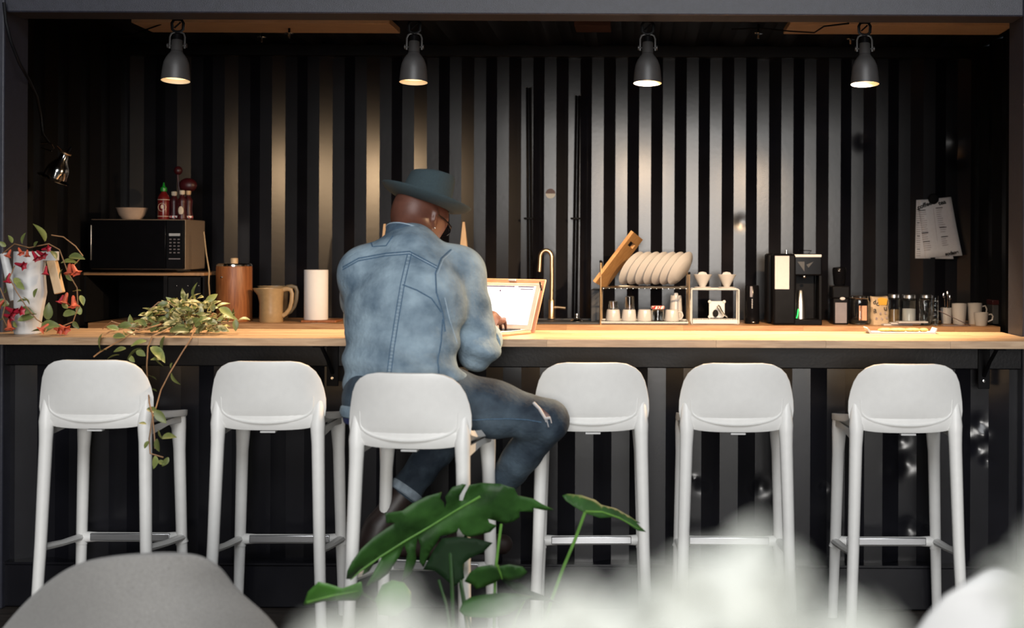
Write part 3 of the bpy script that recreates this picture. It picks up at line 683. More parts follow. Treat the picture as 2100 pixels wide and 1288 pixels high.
def tumbler(px, h, lab, d=7.24):
    q = P(px, 640, d); s = d/F; z = zlow+23.5*s
    o = G().lathe([(r*s, k*s) for r, k in ((10.3, 0), (9, h-1), (8, h), (0, h), (0, h-2), (7.6, h-2), (9.6, 0), (10.3, 0))], 24).obj('glass', m_glass, loc=(q.x, d, z)); tag(o, lab, 'glass', 'glasses in the dish rack')
tumbler(1257.5, 17, 'short clear glass upside down on the leftmost mug of the rack')
tumbler(1291, 27, 'tall clear glass upside down on the second mug of the rack')
q = P(1349, 640, 7.22); t = thing('jam_jar', 'small glass jar with a red checked lid in the dish rack', 'jar', (q.x, 7.22, zlow)); s = 7.22/F
G().lathe([(r*s, h*s) for r, h in ((0, 0), (12.5, 0), (13, 1), (13, 22), (11.5, 25), (11.2, 25), (12, 21), (12, 2), (0, 1))], 24).obj('glass_body', m_glass, t)
G().lathe([(r*s, h*s) for r, h in ((13.5, 25), (14, 26), (14, 30), (13, 31), (0, 31.2))], 24).obj('lid', m_check, t)
q = P(1386, 640, 7.36); t = thing('white_flask', 'white flask with a small cap behind the mugs in the rack', 'flask', (q.x, 7.36, zlow)); s = 7.36/F
G().lathe([(r*s, h*s) for r, h in ((0, 0), (13.5, 0), (13.5, 8), (11.5, 48), (11, 50), (0, 50))], 24).obj('body', m_white, t)
G().lathe([(r*s, h*s) for r, h in ((4.5, 50), (4.5, 53), (3.5, 55), (0, 55.5))], 12).obj('cap', m_whitep, t)
# ------------------------------------------------------------------ pour-over stand
d = 7.30; s = d/F; q = bplace(1465, d); t = thing('pour_over_stand', 'white wire pour-over coffee stand right of the dish rack', 'coffee stand', q)
hw = 48*s; zt_ = 71*s
for y in (-.07, .07):
    G().tube([(-hw, y, .004), (-hw, y, zt_-.006), (-hw+.006, y, zt_), (hw-.006, y, zt_), (hw, y, zt_-.006), (hw, y, .004)], .0042, 8).obj('hoop', m_whitep, t)
for x in (-hw, hw): G().tube([(x, -.07, zt_-.004), (x, .07, zt_-.004)], .0035, 8).obj('side_bar', m_whitep, t)
G().box((0, 0, zt_-.004), (2*hw-.01, .12, .005)).obj('top_plate', m_whitep, t)
tr = G().box((0, 0, 5*s), (2*hw-.012, .16, 8*s)).obj('drip_tray', m_whitep, t, bevel=.002)
for k in range(26): G().box((-hw+.012+(2*hw-.024)*k/25, -.072, 10*s), (.004, .012, .006)).obj('tray_tooth', m_whitep, tr)
for x in (-hw+.012, hw-.012): G().box((x, -.06, .002), (.022, .02, .004)).obj('foot', m_whitep, t)
for px, lab in ((1440.5, 'white ceramic coffee dripper at the left of the pour-over stand'), (1490, 'white ceramic coffee dripper at the right of the pour-over stand')):
    q2 = bplace(px, d); q2.z = Z_BC+zt_+.0045
    tt = thing('coffee_dripper', lab, 'coffee dripper', q2, 0, 'coffee drippers on the pour-over stand')
    G().lathe([(r*s, h*s) for r, h in ((5, 2), (5.5, 2), (19, 27), (19.2, 27.8), (18, 28), (0, 6))], 28).obj('cone', m_white, tt)
    G().lathe([(r*s, h*s) for r, h in ((0, 0), (17, 0), (17.5, 1.4), (16, 2.6), (5, 3), (0, 3))], 28).obj('saucer', m_white, tt)
    G().prism([(-16*s, 22*s), (-10*s, 27*s), (-7*s, 32*s), (0, 33.5*s), (7*s, 32*s), (10*s, 27*s), (16*s, 22*s), (0, 10*s)], .002, Matrix.Rotation(math.pi/2, 3, 'X'), (0, .004, 0)).obj('paper_filter', m_paper, tt, smooth=False)
q2 = bplace(1470, d+.05); q2.z += 11*s; tt = thing('measuring_plate', 'white clipped-corner plate with grey scoop inside the pour-over stand', 'plate', q2)
o8 = [(-12, 0), (12, 0), (16, 4), (16, 30), (12, 34), (-12, 34), (-16, 30), (-16, 4)]
G().prism([(x*s, y*s) for x, y in o8], .006, RX).obj('plate', m_whitep, tt, smooth=False)
for x, y in ((-15, 33), (15, 33), (-15, 2)): G().ell((x*s, -.004, y*s), (3.4*s, .004, 3.4*s)).obj('corner_knob', m_whitep, tt)
G().tube([(1*s, -.03, 25*s), (4*s, -.032, 22*s), (8*s, -.035, 15*s), (13*s, -.04, 8*s), (20*s, -.045, 2.5*s), (21*s, -.045, .8*s)], [5.5*s, 6*s, 4.5*s, 3*s, 2.6*s, 1.2*s], 10, sq=.6).obj('scoop', m_alu, tt)
G().ell((-3*s, -.012, 9*s), (6*s, .005, 8*s)).obj('dark_opening', m_blackm, tt)
# ------------------------------------------------------------------ coffee machines
d = 7.30; s = d/F
q = bplace(1542, d); t = thing('hand_grinder', 'slim black coffee grinder between the pour-over stand and the brewer', 'grinder', q)
G().lathe([(r*s, h*s) for r, h in ((0, 0), (15, 0), (15.5, 2), (15, 40), (14.5, 77), (13, 79), (0, 79.5))], 24).obj('body', m_gloss, t)
G().box((-3*s, -15*s, 66*s), (5*s, .006, 22*s)).obj('metal_strip', m_gpanel, t, bevel=.001)
for k in range(6): G().box((-1*s, -15.6*s, (33+k*3.4)*s), (2*s, .003, 1.6*s)).obj('scale_mark', m_paper, t)
G().ell((2*s, -14.5*s, 4*s), (4*s, 2*s, 1.5*s)).obj('foot_glint', m_chrome, t)
q = bplace(1625, d); t = thing('coffee_machine', 'large black coffee brewer with a white paper panel on its side tank', 'coffee machine', q)
G().box((-3*s, .06, 72*s), (100*s, .14, 144*s)).obj('rear_body', m_black, t, bevel=.012)
G().box((-22*s, -.06, 72*s), (46*s, .16, 143*s)).obj('water_tank', m_black, t, bevel=.012)
G().box((25*s, -.05, 122*s), (58*s, .16, 44*s)).obj('brew_head', m_gloss, t, bevel=.008)
G().box((25*s, -.05, 6*s), (58*s, .17, 12*s)).obj('base', m_black, t, bevel=.006)
for x in (-1, 51): G().box((x*s, -.05, 56*s), (6*s, .14, 92*s)).obj('cheek', m_black, t, bevel=.003)
G().box((-27.5*s, -.144, 106*s), (29*s, .004, 67*s)).obj('paper_panel', m_paper, t, bevel=.001)
G().box((25*s, -.133, 140*s), (54*s, .006, 5*s)).obj('name_strip', m_whitep, t)
G().tube([(-15*s, -.05, 144*s), (-15*s, -.05, 151*s)], .008, 10).obj('tank_knob', m_chrome, t)
G().tube([(30*s, -.05, 144*s), (36*s, -.05, 150*s), (10*s, -.05, 151*s)], .0025, 6).obj('lid_wire', m_chrome, t)
G().ell((18*s, -.134, 98*s), (4*s, .006, 3*s)).obj('button', m_chrome, t)
G().prism([(4*s, 128*s), (18*s, 128*s), (18*s, 108*s)], .004, RX, (0, -.132, 0)).prism([(36*s, 128*s), (22*s, 122*s), (26*s, 116*s)], .004, RX, (0, -.132, 0)).obj('logo', m_slate, t, smooth=False)
G().lathe([(r*s, h*s) for r, h in ((0, 12), (12, 12), (11, 30), (6, 69), (5, 70), (0, 70))], 24, (14*s, -.06, 0)).obj('carafe', m_alu, t)
G().tube([(3*s, -.125, 14*s), (5*s, -.12, 20*s), (7*s, -.11, 32*s)], .003, 6).obj('power_light', m_green, t)
q = bplace(1721, d); t = thing('electric_grinder', 'black electric coffee grinder with hopper right of the brewer', 'grinder', q)
G().box((0, 0, 27*s), (32*s, .12, 54*s)).obj('base', m_black, t, bevel=.008)
G().box((0, 0, 66*s), (36*s, .13, 26*s)).obj('motor_housing', m_black, t, bevel=.008)
G().lathe([(r*s, h*s) for r, h in ((10, 79), (12, 82), (14.5, 108), (14.5, 112), (13, 116), (0, 118))], 24).obj('hopper', m_gloss, t)
G().box((0, -.062, 24*s), (24*s, .006, 42*s)).obj('front_panel', m_gpanel, t, bevel=.002)
G().ell((3*s, -.066, 53*s), (5.5*s, .004, 3.2*s)).obj('badge', m_paper, t)
G().ell((-2*s, -13*s, 109*s), (5*s, 2*s, 1.4*s)).obj('hopper_glint', m_chrome, t)
# ------------------------------------------------------------------ jars and mugs at the right end
d = 7.28; s = d/F
q = bplace(1762, d); t = thing('coffee_jar', 'clip-top glass jar holding dark coffee beside the printed bag', 'jar', q)
G().lathe([(r*s, h*s) for r, h in ((0, 0), (19, 0), (21, 2), (21, 46), (19, 52), (18, 54), (17, 54), (18, 51), (19.8, 45), (19.8, 3), (0, 2))], 28).obj('glass_body', m_glass, t)
G().lathe([(r*s, h*s) for r, h in ((18.5, 54), (19, 55), (19, 58), (17, 59), (0, 59))], 28).obj('lid', m_glass, t)
G().lathe([(r*s, h*s) for r, h in ((0, 2.5), (19.2, 3), (19.2, 9), (12, 14), (0, 16))], 24).obj('coffee', m_coffee, t)
G().tube([(18.8*s*math.cos(a), 18.8*s*math.sin(a), 53.5*s) for a in [2*math.pi*k/20 for k in range(21)]], .0018, 5).obj('clip_wire', m_chrome, t)
G().box((4*s, -20*s, 24*s), (16*s, .004, 30*s)).obj('label', m_case, t)
q = bplace(1803, d); t = thing('coffee_bag', 'crumpled kraft coffee bag with black letters and a yellow corner', 'bag', q, .12)
g = G(); rows = []
for i in range(9):
    h = i/8; row = []
    for k in range(16):
        a = 2*math.pi*k/16; wv = 1+.05*math.sin(5*a+i*1.7)
        row.append(Vector((18.5*s*wv*math.copysign(abs(math.cos(a))**.5, math.cos(a))+.003*math.sin(i*2.1), .045*(1-.8*h*h)*wv*math.copysign(abs(math.sin(a))**.6, math.sin(a)), h*57*s+.004*math.sin(k*.9)*h)))
    rows.append(row)
g.grid(rows, True); g.f += [tuple(range(16)), tuple(8*16+k for k in range(16))]; g.obj('paper_body', m_bag, t)
def text(body, size, m, parent, loc, rot, name='lettering', ext=.0004, align='CENTER', bold=0.):
    c = bpy.data.curves.new(name, 'FONT'); c.body = body; c.size = size; c.extrude = ext; c.align_x = align; c.align_y = 'CENTER'; c.offset = bold; c.resolution_u = 3
    tmp = bpy.data.objects.new('tmp_text', c); COL.objects.link(tmp); dg = bpy.context.evaluated_depsgraph_get()
    me = bpy.data.meshes.new_from_object(tmp.evaluated_get(dg)); bpy.data.objects.remove(tmp); bpy.data.curves.remove(c)
    me.materials.clear(); o = link(name, me, m, parent); o.location = loc; o.rotation_euler = rot
    return o
R90 = math.pi/2
G().prism([(-6*s, 0), (10*s, 0), (12*s, 13*s), (-2*s, 16*s), (-9*s, 13*s)], .002, RX, (2*s, -.030, 40*s)).obj('yellow_patch', m_yellow, t, smooth=False)
for ch, x, z, sz, mm in (('o', -6, 43, 15, m_ink), ('a', -14, 30, 16, m_ink), ('u', 8, 34, 15, m_ink), ('d', -13, 46, 13, m_ink), ('J', 14, 46, 13, m_ink), ('o', -3, 24, 9, m_grey_ink), ('c', 7, 25, 9, m_grey_ink), ('o', -11, 14, 9, m_grey_ink), ('o', 0, 13, 9, m_grey_ink), ('e', 10, 15, 9, m_grey_ink)):
    text(ch, sz*s, mm, t, (x*s, -.048+.010*(z/57)**2+.014*(z > 38), z*s), (R90-.15, random.uniform(-.4, .4), 0), bold=.0006)
def canister(px, r, h, fill, fh, lab, dd=7.34, lidr=None):
    q = bplace(px, dd); s = dd/F; t = thing('storage_jar', lab, 'jar', q, 0, 'metal-capped glass jars')
    G().lathe([(a*s, b*s) for a, b in ((0, 0), (r-1, 0), (r, 1.5), (r, h-9), (r*.8, h-6), (r*.78, h-6), (r-1.2, h-9.5), (r-1.2, 2), (0, 1.5))], 28).obj('glass_body', m_glass, t)
    lr = lidr or r*.9
    G().lathe([(a*s, b*s) for a, b in ((lr, h-7), (lr, h-1), (lr-1, h), (0, h))], 24).obj('lid', m_alu, t)
    if fill: G().lathe([(a*s, b*s) for a, b in ((0, 2), (r-1.6, 2.2), (r-1.6, fh), (r*.4, fh+1.2), (0, fh))], 24).obj('contents', fill, t)
canister(1833, 13, 61, m_sugarb, 30, 'metal-capped glass jar half full of brown sugar')
canister(1864, 15.5, 60, m_sugarw, 32, 'metal-capped glass jar filled with white sugar')
canister(1899, 12.5, 60, None, 0, 'metal-capped empty glass jar behind the ribbed tumbler')
def ribbed(px, r, h, lab, dd=7.24):
    q = bplace(px, dd); s = dd/F; g = G(); rows = []
    for i in range(14):
        z = h*i/13; row = []
        for k in range(24):
            a = 2*math.pi*k/24; rr = r*(1+.07*math.sin(6*a+i*.9))
            row.append(Vector((rr*s*math.cos(a), rr*s*math.sin(a), z*s)))
        rows.append(row)
    g.grid(rows, True); g.f.append(tuple(range(24)))
    o = g.obj('glass', m_glass, solid=.002, loc=q); tag(o, lab, 'glass')
ribbed(1897, 11, 55, 'tall clear glass with twisted ribs in front of the empty jar')
for k in range(6):
    q = bplace(1918, 7.22); q.z += k*9.5*s
    tag(G().lathe([(a*s, b*s) for a, b in ((0, 0), (5.4, 0), (6.6, 9), (7, 13), (6.4, 13), (5.6, 4), (0, 1.2))], 20).obj('shot_glass', m_glass, loc=q), ('lowest small glass of the stack beside the ribbed glass', 'second small glass up in the stack of six', 'third small glass up in the stack of six', 'fourth small glass up in the stack of six', 'fifth small glass up in the stack of six', 'topmost small glass of the stack of six')[k], 'glass', 'stacked small glasses')
def mug(px, r, h, hand, lab, dd=7.30, name='mug'):
    q = bplace(px, dd); s = dd/F; t = thing(name, lab, 'mug', q, 0, 'white mugs at the right end')
    G().lathe([(a*s, b*s) for a, b in ((0, 0), (r*.74, 0), (r*.80, 1.5), (r*.95, h*.6), (r, h), (r-1.2, h+.3), (r*.88, h*.6), (r*.72, 3), (0, 2.5))], 28).obj('body', m_white, t)
    if hand: G().tube([(r*.93*s, -.004, h*.84*s), ((r+6)*s, -.004, h*.88*s), ((r+9)*s, -.004, h*.72*s), ((r+7.5)*s, -.004, h*.45*s), (r*.9*s, -.004, h*.30*s)], .0042, 8).obj('handle', m_white, t)
    return t
mug(1941, 12.5, 32, False, 'white cup holding metal spoons', 7.40)
for i, (dx, hh, lab) in enumerate(((-4, 62, 'metal spoon leaning left in the white cup'), (3, 66, 'tallest metal spoon in the white cup'), (7, 57, 'short metal spoon leaning right in the white cup'))):
    q = bplace(1941, 7.40); q.z += .008; t = thing('spoon', lab, 'spoon', q, 0, 'spoons in the cup')
    G().tube([(dx*.3*s, 0, 0), (dx*s, .005, hh*.8*s)], .0022, 6).obj('handle', m_chrome, t)
    G().ell((dx*1.15*s, .006, hh*.9*s), (3.2*s, .003, 5.5*s)).obj('bowl', m_chrome, t)
mug(1967, 15, 43, False, 'tall white mug without visible handle next to the spoon cup', 7.30)
mug(1999, 15, 43, True, 'tall white mug with handle behind the small cup', 7.34)
mug(2012, 14.8, 27, True, 'small white espresso cup in front of the tall mugs', 7.20, 'espresso_cup')
q = bplace(1962, 7.16); t = thing('folded_leaflet', 'folded grey paper leaflet standing before the mugs', 'leaflet', q)
g = G(); a, b, c = Vector((-34*s, 0, 30*s)), Vector((-28*s, -.02, .002)), Vector((28*s, -.02, .002))
g.add([a, b, c, a+Vector((0, .06, 0)), b+Vector((0, .06, 0)), c+Vector((0, .06, 0))], [(0, 2, 5, 3), (1, 2, 5, 4)])
g.obj('sheet', M('mauve_paper', (.30, .25, .27), .7), t, smooth=False, solid=.0015)
t = thing('napkin_stack', 'loose stack of white paper napkins under the sugar jars', 'napkins', bplace(1858, 7.20))
for i, (x, y, a_2) in enumerate(((-18, .02, .1), (-2, .0, -.05), (10, -.02, .06))): G().box((x*s, y, .004+.008*i), (60*s, .07, .007), Matrix.Rotation(a_2, 3, 'Z')).obj('napkin', m_paper, t, smooth=False)
q = bplace(2046, 7.40); t = thing('storage_tin', 'dark grey tin with a maroon lid at the right wall', 'tin', q)
G().box((0, 0, 20*s), (34*s, .12, 40*s)).obj('body', m_slate, t, bevel=.003); G().box((0, 0, 45*s), (35*s, .125, 10*s)).obj('lid', m_red, t, bevel=.003)

# ------------------------------------------------------------------ menu sheets and magnet
q = P(1921, 470, Y_BACK-.03); s = Y_BACK/F
def sheet(lab, name, corners, dy, m, hollow=0):
    t = thing(name, lab, 'menu', Vector((q.x, Y_BACK-.022-dy, q.z)))
    pts = [P(a, b, Y_BACK-.022-dy)-t.location for a, b in corners]
    g = G(); rows = []
    for i in range(9):
        v_ = i/8; l = pts[0].lerp(pts[3], v_); r = pts[1].lerp(pts[2], v_)
        rows.append([l.lerp(r, k/8)+Vector((0, -.018*(v_**2)*((k/8-.4)**2)*4-.004*math.sin(k), 0)) for k in range(9)])
    g.grid(rows); g.obj('sheet', m, t, solid=.0008)
    return t
t2 = sheet('rear printed menu sheet peeking out below the front one', 'menu_sheet', ((1879, 410, ), (1935, 408), (1953, 531), (1876, 530)), -.004, m_menu)
for k in range(22):
    py = 430+k*4.5; p = P(1883.5, py, Y_BACK-.028)-t2.location
    G().box(p, ((8 if k % 6 else 6)*s, .001, (1.0 if k % 6 else 1.7)*s)).obj('print_line', m_grey_ink if k % 6 else m_ink, t2)
t1 = sheet('white printed coffee and tea menu sheet held by a black magnet', 'menu_sheet', ((1883, 411), (1950, 404), (1971, 524), (1897, 529)), .012, m_menu)
def on(px, py, e=.0):
    u_ = min(1, max(0, (px-1885)/72)); v_ = (py-408)/119
    return P(px, py, Y_BACK-.034-.018*v_*v_*((u_-.4)**2)*4-.004*math.sin(8*u_)-.0035-e)-t1.location
text('coffee', 12.5*s, m_ink, t1, on(1896, 421, .004), (R90, -.36, 0), bold=.0012)
text('tea', 12.5*s, m_ink, t1, on(1932, 415.5, .004), (R90, -.25, 0), bold=.0012)
text('sodane', 9.5*s, m_ink, t1, on(1952, 519, .006), (R90, -.18, 0), bold=.0014)
rg = random.Random(2)
for k, (x0, y0, n, hd) in enumerate(((1884, 432, 12, 1), (1890, 478, 4, 1), (1893, 496, 5, 1), (1919, 427, 10, 1), (1927, 467, 3, 1), (1930, 486, 5, 1))):
    for i in range(n):
        wd = rg.uniform(9, 15) if i else 14; px = x0+i*.62; py = y0+i*4.3-(wd/2)*.09
        G().box(on(px+wd/2, py), (wd*s, .0008, (1.7 if i == 0 else .9)*s), Matrix.Rotation(-.10, 3, 'Y')).obj('print_line', m_ink if i == 0 else m_grey_ink, t1)
G().tube([on(1914, 427, -.001), on(1923, 500, -.001)], .0006, 4).obj('column_rule', m_grey_ink, t1)
tag(G().lathe([(0, 0), (10.5*s, 0), (11*s, .004), (9*s, .014), (0, .018)], 24, M=Matrix.Rotation(math.pi/2, 3, 'X')).obj('magnet', m_blackm, loc=P(1914, 408, Y_BACK-.038)), 'round black magnet holding the menu', 'magnet')

# ------------------------------------------------------------------ things on the bar
dd = dz(683, 1845, Z_BAR); s = dd/F
q = Vector((P(1846, 680, dd).x, dd, Z_BAR))
t = thing('paper_tray', 'long white paper tray with pastry crumbs on the bar', 'tray', q)
G().prism([(-66*s, 0), (68*s, 0), (72*s, 11*s), (70*s, 11.5*s), (66*s, 3*s), (-62*s, 3*s), (-70*s, 12*s), (-72*s, 11*s)], .08, RX).obj('tray', m_paper, t, smooth=False)
for i, (x, w_) in enumerate(((-30, 20), (-5, 26), (25, 22), (48, 12))): tag(G().ell((0, 0, 0), (w_*s*.8, .02, 4*s)).obj('pastry_piece', m_tip, loc=q+Vector((x*s, 0, 6.5*s))), ('leftmost pastry piece on the paper tray', 'larger pastry piece left of the tray centre', 'pastry piece right of the tray centre', 'small pastry piece at the right end of the tray')[i], 'pastry', 'pastry pieces on the tray')
# white jug
dj = dz(685, 58, Z_BAR); s = dj/F; q = Vector((P(57, 600, dj).x, dj, Z_BAR))
t = thing('white_jug', 'tall white faceted jug with a wooden handle, draped in flowering vine', 'jug', q)
g = G(); rows = []
for h, xl_, xr_, dp in ((0, -25, 24, 24), (3, -26, 26, 26), (25, -28, 26, 27), (30, -26, 27, 27), (85, -27, 37, 29), (130, -27, 33, 29), (168, -27, 35, 29), (170, -26, 34, 28), (166, -24, 31, 26), (120, -22, 28, 24)):
    row = []
    for k in range(12):
        a = 2*math.pi*(k+.5)/12; c_, s_ = math.cos(a), math.sin(a)
        row.append(Vector(((xl_+xr_)/2*s+(xr_-xl_)/2*s*1.03*c_, dp*s*s_, h*s)))
    rows.append(row)
g.grid(rows, True); g.f += [tuple(range(12)), tuple(9*12+k for k in range(12))]; g.obj('body', m_whitep, t, bevel=.002)
G().box((46*s, 0, 160*s), (30*s, .03, 19*s)).obj('handle_bracket', m_whitep, t, bevel=.003)
G().box((57.5*s, 0, 118*s), (18*s, .028, 70*s), Matrix.Rotation(-.24, 3, 'Y')).obj('wooden_grip', m_light_wood, t, bevel=.003)
G().tube([(-24*s, 0, 70*s), (-36*s, 0, 110*s), (-50*s, 0, 165*s)], [.022, .018, .014], 10).obj('spout', m_whitep, t)
# ------------------------------------------------------------------ vine leaves and flowers
def leaf_mesh(name, L_, W_, m, curl=.25, n=6):
    g = G(); rows = []
    for i in range(n+1):
        u = i/n; wv = W_*math.sin(math.pi*min(1, u*.94+.05))**.8*(1-.25*u); z = -curl*L_*u*u
        rows.append([Vector((-wv, u*L_, z+.35*wv)), Vector((0, u*L_, z)), Vector((wv, u*L_, z+.35*wv))])
    g.grid(rows); me = g.mesh(name); me.materials.append(m); return me
def flower_mesh(name, m, L_=.032):
    g = G(); rows = []
    for u, r in ((0, .002), (.15, .0045), (.5, .006), (.8, .0075), (1, .014)):
        rows.append([Vector((r*math.cos(a)*(1+.25*(u == 1)*math.cos(5*a)), u*L_, r*math.sin(a)*(1+.25*(u == 1)*math.cos(5*a)))) for a in [2*math.pi*k/10 for k in range(10)]])
    g.grid(rows, True); g.f.append(tuple(range(10))); me = g.mesh(name); me.materials.append(m); return me
def orient(direction, rg, roll=None):
    y = Vector(direction).normalized(); ref = Vector((rg.uniform(-1, 1), rg.uniform(-1, 0), rg.uniform(.2, 1)))
    z = (ref-y*ref.dot(y)).normalized(); x = y.cross(z)
    return Matrix((x, y, z)).transposed().to_euler()
vl = [leaf_mesh('vine_leaf_a', .036, .011, m_vine), leaf_mesh('vine_leaf_b', .044, .014, m_vine, .4), leaf_mesh('vine_leaf_c', .028, .010, m_vine, .1)]
vl2 = [leaf_mesh('heap_leaf_a', .036, .011, m_vine2), leaf_mesh('heap_leaf_b', .040, .012, m_vine2, .4), leaf_mesh('heap_leaf_c', .036, .011, m_vine, .4)]
fm, bmh = flower_mesh('flower_coral', m_flower), flower_mesh('flower_bud', m_fred, .036)
def sprig(root, name, me, p, direction, rg, sc_=1.):
    o = bpy.data.objects.new(name, me); COL.objects.link(o); o.parent = root; o.location = p-root.location; o.rotation_euler = orient(direction, rg); o.scale = (sc_,)*3
    return o
rg = random.Random(11)
# flowering vine round the jug
t = thing('flowering_vine', 'green vine with coral-red flowers wound round the white jug', 'plant', Vector((q.x, q.y-.06, Z_BAR)))
strands = [
    [(5, 520, 4.86), (30, 500, 4.86), (60, 508, 4.84), (100, 500, 4.84), (122, 512, 4.86), (140, 560, 4.86), (158, 590, 4.86), (160, 630, 4.86), (150, 660, 4.88), (120, 672, 4.86), (95, 668, 4.82)],
    [(30, 545, 4.80), (20, 570, 4.80), (35, 600, 4.80), (55, 630, 4.80), (75, 655, 4.82), (100, 670, 4.84)],
    [(0, 590, 4.82), (12, 620, 4.80), (5, 650, 4.80), (15, 670, 4.82), (25, 680, 4.84)],
    [(105, 482, 4.9), (130, 486, 4.92), (155, 505, 4.94), (170, 525, 4.94), (165, 530, 4.94), (150, 545, 4.9)]]
for st in strands:
    G().tube([P(*a)-t.location for a in st], .0022, 5).obj('stem', m_vstem, t)
for px, py, dx, dy, sc_ in ((92, 495, -.1, 1, 1.6), (25, 498, -.3, 1, 1.1), (46, 500, .2, 1, 1.2), (70, 506, .5, .6, 1.), (12, 505, -.6, .5, 1.), (104, 515, .5, -.3, 1.3), (125, 540, 1, .4, 1.4), (142, 526, 1, .1, 1.3), (150, 598, 1, .2, 1.3), (135, 560, .6, -.7, 1.2), (128, 552, -.3, -.9, 1.1),
                            (165, 606, .5, -.8, 1.1), (140, 632, -.5, .6, 1.2), (130, 645, .7, .2, 1.2), (98, 655, .2, 1, 1.7), (85, 668, 1, .2, 1.5), (70, 610, .4, .9, 1.4), (60, 625, -.2, .8, 1.), (75, 645, -1, .1, 1.5), (45, 655, 1, .3, 1.3), (60, 650, -1, -.3, 1.5), (20, 562, -.4, -.8, 1.3), (30, 570, .6, -.6, 1.3), (35, 580, .5, -.3, 1.2),
                            (8, 600, .5, .7, 1.2), (18, 625, -.7, .3, 1.2), (35, 620, .9, .4, 1.1), (40, 635, 1, -.1, 1.3), (15, 650, -.6, -.3, 1.2), (28, 660, .5, -.6, 1.), (150, 660, .6, -.6, 1.), (165, 645, -.2, 1, .9), (118, 668, -.8, -.2, 1.), (110, 676, .8, .1, 1.1), (92, 680, -.7, .3, 1.)):
    sprig(t, 'leaf', rg.choice(vl), P(px, py, 4.82+.06*(px > 105)+rg.uniform(-.01, .01)), (dx, -.35, dy), rg, sc_)
for px, py, dx, dy, k, sc_ in ((66, 515, .6, -.75, 1, 1.1), (75, 514, .8, -.5, 1, 1.1), (30, 540, 1, -.25, 1, 1.15), (85, 512, .8, .1, 1, .9), (20, 560, -.1, -1, 1, 1.), (22, 512, -.2, -.7, 0, .9), (38, 508, .4, -.6, 0, .9), (56, 512, .1, -1, 0, .8), (143, 540, .05, -1, 0, 1.3), (148, 542, .5, -.85, 0, 1.3), (95, 545, 0, -1, 1, .9),
                               (138, 600, -.2, -1, 0, 1.3), (150, 606, .2, -1, 0, 1.4), (130, 605, -.3, -.8, 1, .9), (118, 666, .9, -.5, 0, 1.4), (100, 664, -.5, -.5, 0, 1.2), (110, 672, .6, -.2, 0, 1.1), (10, 630, .9, -.4, 1, 1.3), (25, 640, .9, .1, 1, 1.2), (5, 645, .9, -.2, 1, 1.2), (18, 655, .2, -1, 0, 1.2), (8, 615, -.5, -.7, 0, 1.)):
    sprig(t, 'flower', fm if k == 0 else bmh, P(px, py, 4.81+.06*(px > 105)), (dx, -.25, dy), rg, sc_)
# trailing vine heaped on the bar
db = dz(684, 370, Z_BAR)
t = thing('trailing_vine', 'heap of variegated trailing vine spilling over the bar edge', 'plant', Vector((P(370, 684, db).x, db, Z_BAR)))
rg = random.Random(5)
for k in range(26):
    a = rg.uniform(230, 460); y = 675-rg.random()*40*max(.2, 1-((a-390)/110)**2); pts = []
    for i in range(5):
        pts.append(P(a+i*rg.uniform(-14, 18), y+rg.uniform(-10, 8), db+rg.uniform(-.06, .06))-t.location)
    for p in pts: p.z = max(p.z, .006)
    G().tube(pts, .0022, 5).obj('stem', m_vstem, t)
hang = [[(350, 672, 4.80), (312, 690, 4.72), (303, 712, 4.70), (301, 750, 4.70), (303, 790, 4.69), (306, 826, 4.58), (312, 850, 4.52), (316, 885, 4.50), (318, 920, 4.50)],
        [(400, 672, 4.80), (391, 695, 4.72), (372, 725, 4.69), (348, 765, 4.66), (330, 800, 4.62), (321, 832, 4.58), (312, 860, 4.52), (306, 900, 4.51), (308, 930, 4.50), (335, 938, 4.5)],
        [(330, 665, 4.82), (280, 680, 4.74), (240, 702, 4.70), (205, 722, 4.66), (192, 732, 4.64)],
        [(300, 676, 4.78), (260, 672, 4.8), (225, 680, 4.76), (208, 692, 4.71)],
        [(360, 630, 4.92), (345, 618, 4.92), (325, 620, 4.92), (308, 635, 4.9), (305, 650, 4.9)],
        [(450, 665, 4.9), (480, 660, 4.9), (498, 655, 4.92)]]
for st in hang: G().tube([P(*a)-t.location for a in st], .0026, 5).obj('stem', m_vstem, t)
nleaf = 0
while nleaf < 250:
    a = rg.gauss(385, 52); 
    if not 225 < a < 480: continue
    top_ = 74*max(0.05, 1-abs((a-395)/150)**1.6) if a > 300 else 16
    h = rg.random()*top_; dd_ = db+rg.uniform(-.10, .08)
    p = P(a, 682, db); p.y = dd_; p.z = Z_BAR+.006+h*db/F*.92
    sprig(t, 'leaf', rg.choice(vl2), p, (rg.uniform(-1, 1), rg.uniform(-1, .3), rg.uniform(-.2, .8)), rg, rg.uniform(.8, 1.35)); nleaf += 1
